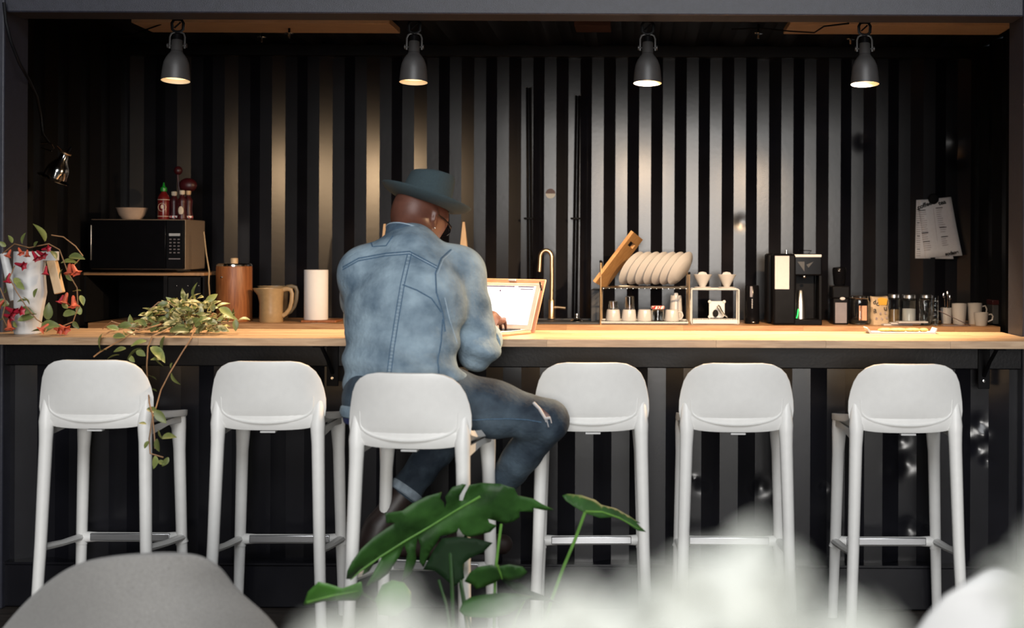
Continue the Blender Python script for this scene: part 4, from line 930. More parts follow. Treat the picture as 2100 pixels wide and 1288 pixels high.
for px, py, dd_, dx, dy, sc_ in ((398, 612, 4.9, -.1, 1, 1.3), (312, 640, 4.88, -.3, -.6, 1.2), (305, 648, 4.88, .5, -.5, 1.1), (450, 632, 4.9, 1, -.4, 1.4), (490, 655, 4.9, 1, .2, 1.2), (483, 655, 4.9, .1, -1, 1.2), (270, 668, 4.8, -1, .1, 1.2), (210, 685, 4.72, -.3, -.7, 1.2), (300, 700, 4.69, -.8, -.1, 1.5), (290, 715, 4.69, -1, -.4, 1.4), (280, 720, 4.68, .9, -.4, 1.4),
                                (310, 712, 4.69, .7, -.4, 1.6), (318, 722, 4.69, .2, -.8, 1.3), (309, 738, 4.69, 1, .1, 1.5), (304, 770, 4.68, 1, -.35, 1.3), (305, 798, 4.67, 1, -.15, 1.2), (338, 690, 4.7, -.3, -1, 1.6), (348, 680, 4.7, 1, .3, 1.5), (350, 755, 4.66, .2, .6, .8), (352, 765, 4.66, .4, -1, 1.1), (258, 715, 4.69, -1, -.1, 1.2), (245, 728, 4.68, -.9, -.1, 1.2), (265, 730, 4.68, .7, -.7, 1.1),
                                (205, 720, 4.66, 1, .3, 1.), (302, 838, 4.56, .8, -.2, 1.5), (318, 842, 4.54, .7, -.7, 1.6), (325, 880, 4.5, .4, -.9, 1.4), (322, 900, 4.49, .2, -1, 1.6), (332, 898, 4.5, .5, .2, 1.2), (300, 870, 4.51, -.8, .2, .9), (305, 905, 4.5, -.4, -.7, 1.), (318, 935, 4.49, .1, -.9, 1.2), (345, 938, 4.5, -.4, -.8, 1.), (325, 945, 4.5, .6, -.3, 1.), (232, 690, 4.72, 1, .1, 1.3), (260, 680, 4.74, .9, -.3, 1.3), (243, 676, 4.76, -.9, .4, 1.2)):
    sprig(t, 'leaf', rg.choice(vl), P(px, py, dd_), (dx, -.25, dy), rg, sc_)
# ------------------------------------------------------------------ laptop in tan case
hx = P(1089, 685, 5.04); yaw = math.radians(31)
rv = Vector((math.cos(yaw), -math.sin(yaw), 0)); bk = Vector((math.sin(yaw), math.cos(yaw), 0))
wl = .31; ctr = Vector((hx.x, 5.04, Z_BAR))-rv*(wl/2)
t = thing('laptop', 'open laptop in a tan leather case on the bar before the man', 'laptop', ctr, -yaw)
G().box((0, -.11, .006), (wl, .225, .012)).obj('case_base', m_case, t, bevel=.004)
kb = G().box((0, -.11, .0145), (wl-.02, .205, .006)).obj('keyboard_deck', m_alu, t, bevel=.002)
for r in range(4): 
    for c in range(12): G().box((-.125+c*.0226, -.045-r*.0215, .0185), (.018, .017, .003)).obj('key', m_black, kb)
tl = math.radians(21); R = Matrix.Rotation(-tl, 3, 'X')
def scr(x, z, w_, h_, y, th=.002): return (R @ Vector((x, y, z))+Vector((0, .004, .012)), (w_, th, h_))
c_, d_ = scr(0, .104, wl+.014, .218, .012, .008); G().box(c_, d_, R).obj('case_cover', m_case, t, bevel=.004)
c_, d_ = scr(0, .096, wl-.012, .192, .003, .008); lid = G().box(c_, d_, R).obj('lid', M('champagne_bezel', (.62, .50, .42), .4), t, bevel=.003)
c_, d_ = scr(0, .100, wl-.05, .158, -.0015, .002); G().box(c_, d_, R).obj('display', m_screen, lid)
for x, z, w_, h_, mm in ((-.05, .176, .16, .004, m_dsc), (.085, .176, .075, .004, m_dsc), (.09, .166, .06, .003, m_dsc), (-.035, .158, .006, .006, m_dsc), (-.01, .157, .03, .002, m_gsc), (-.015, .149, .024, .002, m_gsc), (.012, .139, .028, .002, m_gsc), (.012, .131, .028, .002, m_gsc), (.006, .117, .03, .002, m_gsc), (0, .10, .25, .001, m_gsc)):
    c_, d_ = scr(x, z, w_, h_, -.0032, .001); G().box(c_, d_, R).obj('screen_element', mm, lid)
c_, d_ = scr(.005, .2055, .035, .008, .004, .006); G().box(c_, d_, R).obj('case_tab', m_paper, t, bevel=.001)
for sg in (-1, 1):
    a, b = R @ Vector((sg*(wl/2-.012), .0, .197))+Vector((0, .004, .012)), R @ Vector((sg*(wl/2+.003), .0, .165))+Vector((0, .004, .012)); G().tube([a, b], .003, 6).obj('corner_strap', m_black, t)

# ------------------------------------------------------------------ the man: implicit surfaces meshed with surface nets
def surfnet(f, org, h):
    s = f < 0; nx, ny, nz = f.shape
    C = [(a, b, c) for a in (0, 1) for b in (0, 1) for c in (0, 1)]
    cut = lambda arr, o: arr[o[0]:nx-1+o[0], o[1]:ny-1+o[1], o[2]:nz-1+o[2]]
    S_ = sum(cut(s, o).astype(np.int8) for o in C); mix = (S_ > 0) & (S_ < 8)
    ijk = np.argwhere(mix); idx = -np.ones(mix.shape, np.int64); idx[mix] = np.arange(len(ijk))
    vals = {o: cut(f, o)[mix] for o in C}; acc = np.zeros((len(ijk), 3)); cnt = np.zeros(len(ijk))
    for a in C:
        for ax in range(3):
            if a[ax]: continue
            b = list(a); b[ax] = 1; b = tuple(b); fa, fb = vals[a], vals[b]; m = (fa < 0) != (fb < 0)
            t = np.where(m, fa/np.where(m, fa-fb, 1), 0)
            p = np.array(a, float)[None, :]+t[:, None]*(np.array(b, float)-np.array(a, float))[None, :]
            acc[m] += p[m]; cnt[m] += 1
    V = (ijk+acc/cnt[:, None])*h+np.array(org)
    F_ = []
    for ax in range(3):
        u_, v_ = [(1, 2), (2, 0), (0, 1)][ax]
        sl0 = [slice(1, -1)]*3; sl1 = [slice(1, -1)]*3; sl0[ax] = slice(0, -1); sl1[ax] = slice(1, None)
        a, b = s[tuple(sl0)], s[tuple(sl1)]; e = np.argwhere(a != b)
        if not len(e): continue
        fl = a[a != b]; base = e.copy()
        for k in range(3):
            if k != ax: base[:, k] += 1
        def cell(du, dv):
            c = base.copy(); c[:, u_] += du; c[:, v_] += dv; return idx[c[:, 0], c[:, 1], c[:, 2]]
        q = np.stack([cell(-1, -1), cell(0, -1), cell(0, 0), cell(-1, 0)], 1)
        q[~fl] = q[~fl][:, ::-1]; F_.append(q)
    return V, np.concatenate(F_)
def implicit(prims, h, post=None):
    """prims: (a, b, ra, rb, k, flat_axis or None, flat factor) rounded cones, smoothly joined"""
    lo = np.min([np.minimum(p[0], p[1])-max(p[2], p[3]) for p in prims], 0)-.05; hi = np.max([np.maximum(p[0], p[1])+max(p[2], p[3]) for p in prims], 0)+.05
    n = np.ceil((hi-lo)/h).astype(int)+1; f = np.full(n, 1.0, np.float32)
    ax = [lo[i]+h*np.arange(n[i]) for i in range(3)]
    for a, b, ra, rb, k, fx, ff in prims:
        a, b = np.array(a, float), np.array(b, float); pad = max(ra, rb)+k+3*h
        i0 = np.maximum(0, np.floor((np.minimum(a, b)-pad-lo)/h)).astype(int); i1 = np.minimum(n, np.ceil((np.maximum(a, b)+pad-lo)/h).astype(int)+1)
        sl = tuple(slice(i0[i], i1[i]) for i in range(3))
        X = np.stack(np.meshgrid(*[ax[i][sl[i]] for i in range(3)], indexing='ij'), -1)
        ab = b-a; L2 = max(ab @ ab, 1e-9); t = np.clip(((X-a) @ ab)/L2, 0, 1)
        D = X-a-t[..., None]*ab
        if fx is not None:
            fx = np.array(fx, float); fx /= np.linalg.norm(fx); D = D+((ff-1)*(D @ fx))[..., None]*fx
        d = np.sqrt((D*D).sum(-1))-(ra+(rb-ra)*t)
        g_ = f[sl]
        if k > 0: q = np.maximum(k-np.abs(g_-d), 0)/k; f[sl] = np.minimum(g_, d)-q*q*k*.25
        else: f[sl] = np.minimum(g_, d)
    if post is not None:
        X = np.meshgrid(*ax, indexing='ij'); f = f+post(*X)
    return surfnet(f, lo, h)
def imp_obj(name, prims, h, m, parent, post=None, smooth=2, cut=None):
    V, Fc = implicit(prims, h, post); me = bpy.data.meshes.new(name)
    o_ = np.array(parent.location); me.from_pydata((V-o_).tolist(), [], Fc.tolist()); me.update()
    bm = bmesh.new(); bm.from_mesh(me)
    for _ in range(smooth): bmesh.ops.smooth_vert(bm, verts=bm.verts, factor=.5, use_axis_x=True, use_axis_y=True, use_axis_z=True)
    if cut:
        for co, no in cut: bmesh.ops.bisect_plane(bm, geom=bm.verts[:]+bm.edges[:]+bm.faces[:], plane_co=Vector(co)-parent.location, plane_no=no, clear_outer=True)
    for f_ in bm.faces: f_.smooth = True
    bm.to_mesh(me); bm.free()
    return link(name, me, m, parent)
man = thing('person', 'person in denim jacket, ripped jeans and grey hat seated typing on a laptop', 'person', (-.76, 4.42, .76))
fy = math.radians(30); fp = math.radians(25)
hf = Vector((math.sin(fy)*math.cos(fp), math.cos(fy)*math.cos(fp), -math.sin(fp))); hr = Vector((math.cos(fy), -math.sin(fy), 0)); hu = hr.cross(hf)
HCn = P(857, 452, 4.72)
def hd(x, y, z): return HCn+hr*x+hf*y+hu*z
tf = Vector((.25, .93, -.27)).normalized()     # torso forward
Ls, Rs = Vector((-.930, 4.555, 1.288)), Vector((-.620, 4.600, 1.290))
Er, Wr = Vector((-.545, 4.570, 1.030)), Vector((-.530, 4.860, 1.122))
El, Wl = Vector((-.985, 4.755, 1.125)), Vector((-.755, 4.94, 1.115))
pel = Vector((-.765, 4.40, .87)); neck0 = Vector((-.785, 4.62, 1.385))
hipR, kneeR, ankR = Vector((-.665, 4.42, .878)), Vector((-.292, 4.43, .800)), Vector((-.575, 4.69, .40))
hipL, kneeL, ankL = Vector((-.855, 4.43, .868)), Vector((-.60, 4.72, .815)), Vector((-.885, 4.56, .405))
def hand(W, dirn, side):
    """palm, four fingers of different lengths and a thumb"""
    d1 = Vector(dirn).normalized(); up = Vector((0, 0, 1)); rt = d1.cross(up).normalized(); pr = []
    palm = W+d1*.075
    pr += [(W, W+d1*.02, .026, .026, .02, up, 1.5), (W+d1*.025, palm, .032, .036, .02, up, 2.0)]
    for i, (off, L_) in enumerate(((-.030, .060), (-.010, .072), (.010, .075), (.029, .066))):
        b0 = palm+rt*(-off*side)+d1*.005; k1 = b0+d1*L_*.5+up*.012; k2 = k1+d1*L_*.35-up*.012; k3 = k2+d1*L_*.22-up*.022
        pr += [(b0, k1, .0095, .0085, .008, None, 1), (k1, k2, .0085, .0078, .003, None, 1), (k2, k3, .0078, .0068, .003, None, 1)]
    th0 = W+d1*.03-rt*(.028*side); th1 = th0+d1*.035-rt*(.022*side)-up*.008; th2 = th1+d1*.028-rt*(.002*side)-up*.01
    pr += [(th0, th1, .014, .0105, .012, None, 1), (th1, th2, .0105, .0085, .003, None, 1)]
    return pr
body = [  # skull, face, neck, ears
    (hd(0, -.025, .035), hd(0, .02, .045), .088, .086, .0, hr, 1.10),
    (hd(0, .045, .015), hd(0, .062, -.062), .062, .044, .05, hr, .95),
    (hd(0, .065, -.07), hd(0, .078, -.082), .026, .022, .03, None, 1),
    (hd(0, .097, .018), hd(0, .112, -.018), .010, .015, .02, None, 1),
    (hd(-.014, .100, -.048), hd(.014, .100, -.048), .009, .009, .01, None, 1),
    (hd(-.03, .082, .03), hd(.03, .082, .03), .016, .016, .02, None, 1),
    (hd(0, -.035, -.02), neck0-tf*.02, .062, .066, .05, None, 1),
    (neck0, Vector((-.78, 4.52, 1.20)), .07, .13, .05, tf, 1.4), (Vector((-.78, 4.52, 1.2)), pel, .14, .14, .05, tf, 1.4),
    (Ls, Rs, .055, .055, .05, None, 1),
    (Rs, Er, .050, .042, .03, None, 1), (Er, Wr, .042, .027, .02, None, 1), (Ls, El, .05, .042, .03, None, 1), (El, Wl, .042, .027, .02, None, 1),
    (hipR, kneeR, .075, .055, .05, None, 1), (kneeR, ankR, .052, .036, .03, None, 1), (hipL, kneeL, .075, .055, .05, None, 1), (kneeL, ankL, .052, .036, .03, None, 1)]
for sg in (-1, 1):
    body += [(hd(sg*.083, -.012, .022), hd(sg*.080, .002, -.022), .016, .011, .008, hr, 1.7), (hd(sg*.089, -.020, .018), hd(sg*.087, -.016, -.008), .009, .008, .006, None, 1)]
body += hand(Wr, Vector((.06, .9, -.18)), 1)+hand(Wl, Vector((.75, .5, -.13)), -1)
imp_obj('body', body, .0058, m_skin, man, smooth=2)
# jacket
nrm_t = Vector((0, 0, 1))
jack = [(Vector((-.785, 4.395, .825)), Vector((-.79, 4.43, 1.0)), .188, .180, 0, tf, 1.5),
        (Vector((-.79, 4.43, 1.0)), Vector((-.785, 4.50, 1.19)), .180, .200, .06, tf, 1.5),
        (Vector((-.785, 4.50, 1.19)), Vector((-.785, 4.565, 1.335)), .195, .115, .06, tf, 1.35),
        (Ls, Rs, .074, .074, .07, None, 1), (neck0-nrm_t*.03, Ls, .060, .062, .06, None, 1), (neck0-nrm_t*.03, Rs, .060, .062, .06, None, 1),
        (Vector((-.785, 4.575, 1.34)), neck0, .105, .072, .05, None, 1),
        (Rs, Rs.lerp(Er, .55), .084, .074, .05, None, 1), (Rs.lerp(Er, .5), Er, .075, .066, .03, None, 1), (Er, Er.lerp(Wr, .30), .066, .058, .025, None, 1),
        (Ls, Ls.lerp(El, .55), .084, .074, .05, None, 1), (Ls.lerp(El, .5), El, .075, .060, .03, None, 1), (El, El.lerp(Wl, .55), .060, .048, .02, None, 1),
        (P(925, 775, 4.36), P(985, 796, 4.46), .030, .012, .03, None, 1)]
def folds(X, Y, Z):
    a = .0065*np.sin(70*Z+14*X+3*np.sin(9*X))*np.exp(-((Z-.98)/.13)**2)
    b = .0042*np.sin(62*(Z+.6*X)+5*np.sin(7*Z))*np.exp(-((Z-1.06)/.12)**2-((X+.55)/.10)**2)
    c = .0028*np.sin(48*(Z-.9*X))*np.exp(-((Z-1.22)/.12)**2-((X+.66)/.10)**2)
    return (a+b+c).astype(np.float32)
jk = imp_obj('jacket', jack, .0075, m_denim, man, folds, 2, cut=[((0, 4.4, .822), (0, -.1, -1))])
md = jk.modifiers.new('solid', 'SOLIDIFY'); md.thickness = .004; md.offset = 1
G().tube([Vector((-.785, 4.395, .0))-man.location+Vector((.183*math.cos(a), .124*math.sin(a)-.01, .838)) for a in [2*math.pi*k/40 for k in range(41)]], .013, 8, sq=1.6).obj('waistband', m_denim, jk)
G().tube([Vector((-.785, 4.395, .0))-man.location+Vector((.172*math.cos(a), .115*math.sin(a)-.01, .815)) for a in [2*math.pi*k/40 for k in range(41)]], .014, 8, sq=1.5).obj('shirt_hem', M('navy_shirt', (.012, .02, .09), .8), man)
# collar
nu = (hd(0, -.035, -.02)-neck0).normalized(); nx_ = hr; ny_ = nu.cross(nx_).normalized(); rows = []
cc = neck0+nu*.012-tf*.012
for r_, h_, fl in ((.098, -.030, 0), (.092, -.008, 0), (.086, .034, 0), (.080, .039, 0), (.076, .032, 0), (.076, -.02, 0)):
    rows.append([cc-man.location+nx_*(r_*1.02*math.cos(a))+ny_*(r_*math.sin(a))+nu*(h_-.012*max(0, math.sin(a))*(h_ > 0)) for a in [2*math.pi*k/36 for k in range(36)]])
G().grid(rows, True).obj('collar', M('collar_denim', (.06, .10, .15), .85, var=.25, scale=40, bump=.3, bscale=80), jk)
rows2 = [p+nu*.001 for p in rows[2]]; G().tube(rows2+[rows2[0]], .0022, 5).obj('collar_edge', m_thread, jk)
# seams traced on the jacket surface
dg = bpy.context.evaluated_depsgraph_get(); bv = BVHTree.FromObject(jk, dg); co = Vector((0, 0, HC))
def onj(px, py):
    p = P(px, py, 5.); r = bv.ray_cast(co-man.location, (p-co).normalized()); return r[0]
def seam(pts, m, r=.0022, n=30, name='seam'):
    out = []
    for i in range(len(pts)-1):
        for k in range(n//(len(pts)-1)):
            f_ = k/(n//(len(pts)-1)); out.append(onj(pts[i][0]+(pts[i+1][0]-pts[i][0])*f_, pts[i][1]+(pts[i+1][1]-pts[i][1])*f_))
    out.append(onj(*pts[-1])); out = [o for o in out if o is not None]
    if len(out) > 2: G().tube(out, r, 5).obj(name, m, jk)
yoke = [(703, 548), (735, 530), (790, 520), (840, 516), (896, 546)]
seam(yoke, m_denimd, .0026); seam([(x, y+5) for x, y in yoke], m_denimd, .0022); seam([(x, y+2.5) for x, y in yoke[2:]], m_thread, .0014)
for dx in (0, 8): seam([(836+dx, 520), (822+dx, 580), (812+dx, 640), (801+dx, 710), (794+dx, 765)], m_denimd, .0020)
for k in range(34):
    f_ = k/33; yy = 524+f_*236; xx = np.interp(yy, [520, 580, 640, 710, 765], [836, 822, 812, 801, 794])+4
    a, b = onj(xx-2.6, yy), onj(xx+2.6, yy+.6)
    if a and b: G().tube([a, (a+b)/2, b], .0014, 4).obj('stitch', m_thread, jk)
seam([(925, 512), (905, 530), (893, 560), (895, 600), (908, 640), (913, 680)], m_denimd, .0030); seam([(929, 514), (909, 532), (897, 562)], m_thread, .0014)
seam([(826, 584), (855, 595), (885, 612), (905, 640)], m_denimd, .0024)
seam([(912, 610), (922, 655), (938, 705)], m_thread, .0016); seam([(908, 655), (905, 700), (898, 740), (900, 765)], m_denimd, .0026)
seam([(757, 486), (764, 506), (792, 504), (806, 484)], m_denimd, .0024, name='patch_edge')
# sleeve cuff
ax_ = (Wr-Er).normalized(); cu = Er+ax_*.072; sx_ = ax_.cross(Vector((0, 0, 1))).normalized(); sy_ = sx_.cross(ax_); rows = []
for r_, h_ in ((.064, -.026), (.072, -.022), (.074, .018), (.068, .026), (.058, .018)):
    rows.append([cu-man.location+sx_*(r_*math.cos(a))+sy_*(r_*math.sin(a))+ax_*h_ for a in [2*math.pi*k/28 for k in range(28)]])
G().grid(rows, True).obj('cuff', M('pale_denim_cuff', (.24, .33, .40), .85, var=.2, scale=40, bump=.3, bscale=80), jk)
G().tube([Wr-man.location+Vector((.026*math.cos(a), -.004, .020*math.sin(a))) for a in [2*math.pi*k/18 for k in range(19)]], .006, 6).obj('watch', m_gloss, man)
# jeans
pants = [(Vector((-.85, 4.40, .875)), Vector((-.68, 4.40, .875)), .118, .118, 0, None, 1), (hipR, hipR.lerp(kneeR, .5), .108, .092, .06, None, 1), (hipR.lerp(kneeR, .5), kneeR, .088, .070, .04, None, 1),
         (kneeR, kneeR.lerp(ankR, .35), .069, .060, .02, None, 1), (kneeR.lerp(ankR, .3), ankR.lerp(kneeR, .12), .061, .052, .02, None, 1),
         (hipL, hipL.lerp(kneeL, .5), .108, .090, .06, None, 1), (hipL.lerp(kneeL, .5), kneeL, .090, .076, .04, None, 1), (kneeL, kneeL.lerp(ankL, .35), .070, .062, .03, None, 1), (kneeL.lerp(ankL, .3), kneeL.lerp(ankL, .70), .062, .056, .03, None, 1)]
def jfold(X, Y, Z): return (.004*np.sin(60*(Z-.5*X)+4*np.sin(8*X))*np.exp(-((X+.36)/.10)**2-((Z-.72)/.10)**2)+.003*np.sin(55*(Z+X))*np.exp(-((Z-.52)/.12)**2)).astype(np.float32)
pn = imp_obj('jeans', pants, .0085, m_jeans, man, jfold, 2)
bv2 = BVHTree.FromObject(pn, bpy.context.evaluated_depsgraph_get())
def onp(px, py, off=.0015):
    d_ = (P(px, py, 5.)-co).normalized(); r = bv2.ray_cast(co-man.location, d_); return None if r[0] is None else r[0]-d_*off
pts = [onp(x, y) for x, y in ((968, 862), (1000, 860), (1040, 859), (1080, 861), (1110, 866))]; pts = [p for p in pts if p]
if len(pts) > 2: G().tube(pts, .0018, 5).obj('side_seam', m_denimd, pn)
def patch(outline, m, name, off=.002):
    c = (sum(a for a, b in outline)/len(outline), sum(b for a, b in outline)/len(outline)); rows = []
    for f_ in (1., .66, .33, .02): rows.append([onp(c[0]+(a-c[0])*f_, c[1]+(b-c[1])*f_, off) for a, b in outline])
    if all(p for r in rows for p in r): G().grid(rows, True).obj(name, m, pn)
patch([(1098, 829), (1112, 838), (1124, 848), (1130, 856), (1123, 857), (1113, 850), (1103, 840)], m_skin, 'knee_rip', .003)
pts = [onp(x, y, .004) for x, y in ((1094, 826), (1106, 838), (1112, 848), (1118, 858), (1128, 857))]; pts = [p for p in pts if p]
if len(pts) > 2: G().tube(pts, [.005]*len(pts), 6).obj('frayed_edge', m_paper, pn)
for a, b in (((1120, 856), (1125, 876)), ((1128, 855), (1131, 868)), ((1115, 852), (1120, 866))):
    p, q_ = onp(*a, .004), onp(*b, .004)
    if p and q_: G().tube([p, q_], .0015, 4).obj('thread', m_paper, pn)
# rolled jeans hem + boots
ax_ = (ankL-kneeL).normalized(); sx_ = ax_.cross(Vector((0, 1, 0))).normalized(); sy_ = sx_.cross(ax_); cu = kneeL.lerp(ankL, .70); rows = []
for r_, h_ in ((.054, -.016), (.061, -.014), (.062, .012), (.056, .016), (.050, .01)): rows.append([cu-man.location+sx_*(r_*math.cos(a))+sy_*(r_*math.sin(a))+ax_*h_ for a in [2*math.pi*k/28 for k in range(28)]])
G().grid(rows, True).obj('rolled_hem', M('jeans_inside', (.26, .32, .38), .9, var=.2, scale=60), pn)
toeL = Vector((-.715, 4.66, .318)); heelL = Vector((-.905, 4.545, .355))
imp_obj('boot', [(kneeL.lerp(ankL, .73), ankL, .052, .050, 0, None, 1), (ankL, heelL, .048, .042, .03, None, 1), (heelL, toeL, .040, .036, .04, None, 1), (toeL, toeL+Vector((.04, .02, -.012)), .036, .030, .03, None, 1)], .008, m_boot, man)
toeR = Vector((-.47, 4.72, .318)); heelR = Vector((-.62, 4.66, .335))
imp_obj('boot', [(ankR+(kneeR-ankR)*.10, ankR, .050, .048, 0, None, 1), (ankR, heelR, .046, .042, .03, None, 1), (heelR, toeR, .040, .036, .04, None, 1)], .008, m_boot, man)
# hat
def hp(x, y, z): return HCn-man.location+hr*x+hf*y+hu*z
HU = Vector((.285, .13, .95)).normalized(); HR = Vector((.957, 0, -.287)); HR = (HR-HU*HR.dot(HU)).normalized(); HF = HU.cross(HR); HB = P(871, 414, 4.745)
def hh(x, y, z): return HB-man.location+HR*x+HF*y+HU*(z-.078)
rows = []; n = 48
for f_, z in ((0, .0), (.12, -.002), (.35, .002), (.6, .008), (.8, .016), (.93, .024), (1.0, .030), (1.0, .033), (.93, .028), (.8, .020), (.6, .012), (.35, .006), (.1, .003)):
    row = []
    for k in range(n):
        a = 2*math.pi*k/n; ir, if_ = .094, .104; ar, af = .166, .168
        row.append(hh((ir+(ar-ir)*f_)*math.cos(a), (if_+(af-if_)*f_)*math.sin(a), .070+z*1.0))
    rows.append(row)
brim = G().grid(rows, True).obj('hat_brim', m_hat, man)
rows = []
for f_, sc_ in ((0, 1.0), (.15, .975), (.4, .94), (.7, .905), (.88, .87), (.96, .80), (1.0, .68), (.985, .5), (.95, .3), (.93, .05)):
    row = []
    for k in range(n):
        a = 2*math.pi*k/n; x, y = math.cos(a), math.sin(a)
        H_ = .120+.012*x; pin = 1-.06*f_
        zz = .070+H_*f_ if sc_ > .75 else .070+H_*f_-.012*(1-sc_)*(1+.8*math.cos(2*a))
        row.append(hh(.097*sc_*x*pin, .106*sc_*y, zz))
    rows.append(row)
G().grid(rows, True).obj('hat_crown', m_hat, man)
rows = [[hh(.0978*sc_*math.cos(2*math.pi*k/n), .1068*sc_*math.sin(2*math.pi*k/n), z) for k in range(n)] for z, sc_ in ((.071, 1.01), (.074, 1.005), (.088, .985), (.0885, .975))]
G().grid(rows, True).obj('hat_band', M('hat_band_felt', (.024, .040, .048), .9, var=.1), man)
# spectacles, eyes, earring
gl = thing if False else None
for sg in (-1, 1):
    ring = [hp(sg*.034+.024*math.cos(a), .116, .012+.019*math.sin(a)) for a in [2*math.pi*k/16 for k in range(17)]]
    G().tube(ring, .0032, 6).obj('spectacle_rim', m_gloss, man)
    G().tube([hp(sg*.058, .115, .020), hp(sg*.076, .095, .020), hp(sg*.087, .04, .022), hp(sg*.088, -.006, .020), hp(sg*.084, -.022, .004)], .003, 6).obj('spectacle_arm', m_gloss, man)
    G().ell(hp(sg*.032, .084, .012), .0125).obj('eye', m_whitep, man)
    G().ell(hp(sg*.032, .094, .010), .0055).obj('iris', m_black, man)
G().tube([hp(-.011, .117, .015), hp(0, .119, .018), hp(.011, .117, .015)], .003, 6).obj('spectacle_bridge', m_gloss, man)
G().ell(hp(.089, -.002, -.032), .0035).obj('earring', m_chrome, man)

# ------------------------------------------------------------------ monstera in front
def flat_leaf(root, outline, dfun, m, name='leaf', th=.0012, rib=None, mrib=None):
    pts = [Vector((a, b, 0)) for a, b in outline]
    bm = bmesh.new(); vs = [bm.verts.new(p) for p in pts]; es = [bm.edges.new((vs[i], vs[(i+1) % len(vs)])) for i in range(len(vs))]
    bmesh.ops.triangle_fill(bm, edges=es, use_beauty=True)
    for _ in range(2):
        bmesh.ops.subdivide_edges(bm, edges=[e for e in bm.edges if e.calc_length() > 14], cuts=1, use_grid_fill=True)
    bmesh.ops.triangulate(bm, faces=bm.faces)
    for v_ in bm.verts: v_.co = P(v_.co.x, v_.co.y, dfun(v_.co.x, v_.co.y))-root.location
    bmesh.ops.recalc_face_normals(bm, faces=bm.faces)
    for f_ in bm.faces: f_.smooth = True
    me = bpy.data.meshes.new(name); bm.to_mesh(me); bm.free()
    o = link(name, me, m, root, solid=th)
    if rib:
        G().tube([P(a, b, dfun(a, b)-.004)-root.location for a, b in rib], [.0042]+[.003]*(len(rib)-2)+[.0012], 6).obj('midrib', mrib or m_stem, o)
    return o
z8 = lambda l: [(600+a/2.838, 960+b/2.838) for a, b in l]
base = P(960, 1290, 3.9)
t = thing('monstera_plant', 'large monstera plant with split green leaves in front of the man', 'plant', (base.x, 3.9, 0))
big = z8([(312, 645), (318, 600), (345, 545), (400, 470), (470, 405), (548, 350), (600, 318), (545, 320), (538, 262), (640, 248), (700, 205), (780, 165), (868, 140), (858, 175), (880, 200), (886, 236), (896, 200), (888, 168), (930, 112), (990, 92), (1010, 96), (972, 160), (970, 188), (990, 190), (1004, 150), (1030, 98),
          (1110, 86), (1210, 92), (1290, 118), (1312, 160), (1400, 178), (1450, 208), (1520, 242), (1470, 246), (1400, 232), (1400, 255), (1320, 252), (1322, 285), (1290, 310), (1238, 322), (1190, 308), (1138, 296), (1145, 318), (1188, 335), (1150, 372), (1090, 388), (1030, 402), (990, 385), (965, 348), (958, 372), (900, 388), (860, 395),
          (835, 440), (800, 490), (762, 578), (738, 545), (745, 455), (728, 400), (715, 480), (720, 540), (690, 620), (636, 662), (650, 590), (668, 500), (650, 445), (618, 520), (560, 610), (500, 655), (425, 690), (470, 610), (520, 520), (490, 530), (445, 600), (405, 625), (425, 570), (390, 590), (350, 645)])
def dA(x, y):
    e = ((x-712)*(1000-1195)-(y-1195)*(1000-712))/math.hypot(288, 195)   # signed px from midrib
    u = (x-712)/288
    return 3.92+.14*(1-u)*0-.0009*e*(1 if e < 0 else .55)+.10*u-.12*(u-.5)**2+.00000*x-.02*math.exp(-(e/14)**2)*-1
flat_leaf(t, big, dA, m_leaf, rib=[(985, 1018), (930, 1050), (880, 1081), (830, 1110), (780, 1142), (740, 1170), (718, 1190)])
fan = z8([(1570, 160), (1600, 150), (1680, 158), (1760, 185), (1800, 215), (1880, 235), (1960, 280), (2025, 322), (2000, 318), (2058, 372), (2010, 365), (1930, 310), (1870, 285), (1790, 290), (1700, 262), (1640, 225), (1590, 190)])
flat_leaf(t, fan, lambda x, y: 4.0+.0006*(x-1200)-.0006*(y-1050), m_leaf, rib=[(1200, 1049), (1235, 1050), (1270, 1062), (1310, 1085)])
flat_leaf(t, z8([(1000, 660), (1030, 610), (1080, 575), (1160, 562), (1190, 575), (1260, 560), (1340, 575), (1365, 605), (1330, 640), (1260, 655), (1215, 640), (1180, 665), (1120, 690), (1070, 705), (1050, 680)]), lambda x, y: 3.86+.0008*(y-1180), m_leafl if False else m_leaf, rib=[(1020, 1160), (1026, 1175), (1030, 1188)])
flat_leaf(t, z8([(970, 830), (990, 780), (1040, 750), (1120, 735), (1220, 725), (1310, 730), (1400, 745), (1340, 775), (1320, 810), (1250, 850), (1150, 872), (1050, 868), (1000, 860)]), lambda x, y: 3.80-.0008*(y-1240), m_leaf)
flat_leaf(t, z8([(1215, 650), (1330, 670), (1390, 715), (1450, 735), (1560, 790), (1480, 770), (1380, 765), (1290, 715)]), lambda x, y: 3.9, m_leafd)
flat_leaf(t, z8([(62, 800), (90, 720), (150, 662), (200, 672), (290, 700), (400, 660), (410, 720), (380, 770), (300, 770), (180, 775), (100, 795)]), lambda x, y: 3.70+.001*(y-1210), m_leafl, rib=[(630, 1235), (680, 1222), (735, 1212)])
flat_leaf(t, z8([(480, 760), (520, 680), (580, 650), (650, 665), (690, 720), (690, 800), (600, 860), (500, 850)]), lambda x, y: 3.66-.001*(y-1220), m_leafl)
flat_leaf(t, z8([(760, 590), (820, 480), (870, 410), (960, 400), (1060, 410), (1165, 435), (1110, 490), (1040, 520), (990, 560), (1000, 640), (940, 690), (880, 640), (830, 600)]), lambda x, y: 4.02, m_leafd)
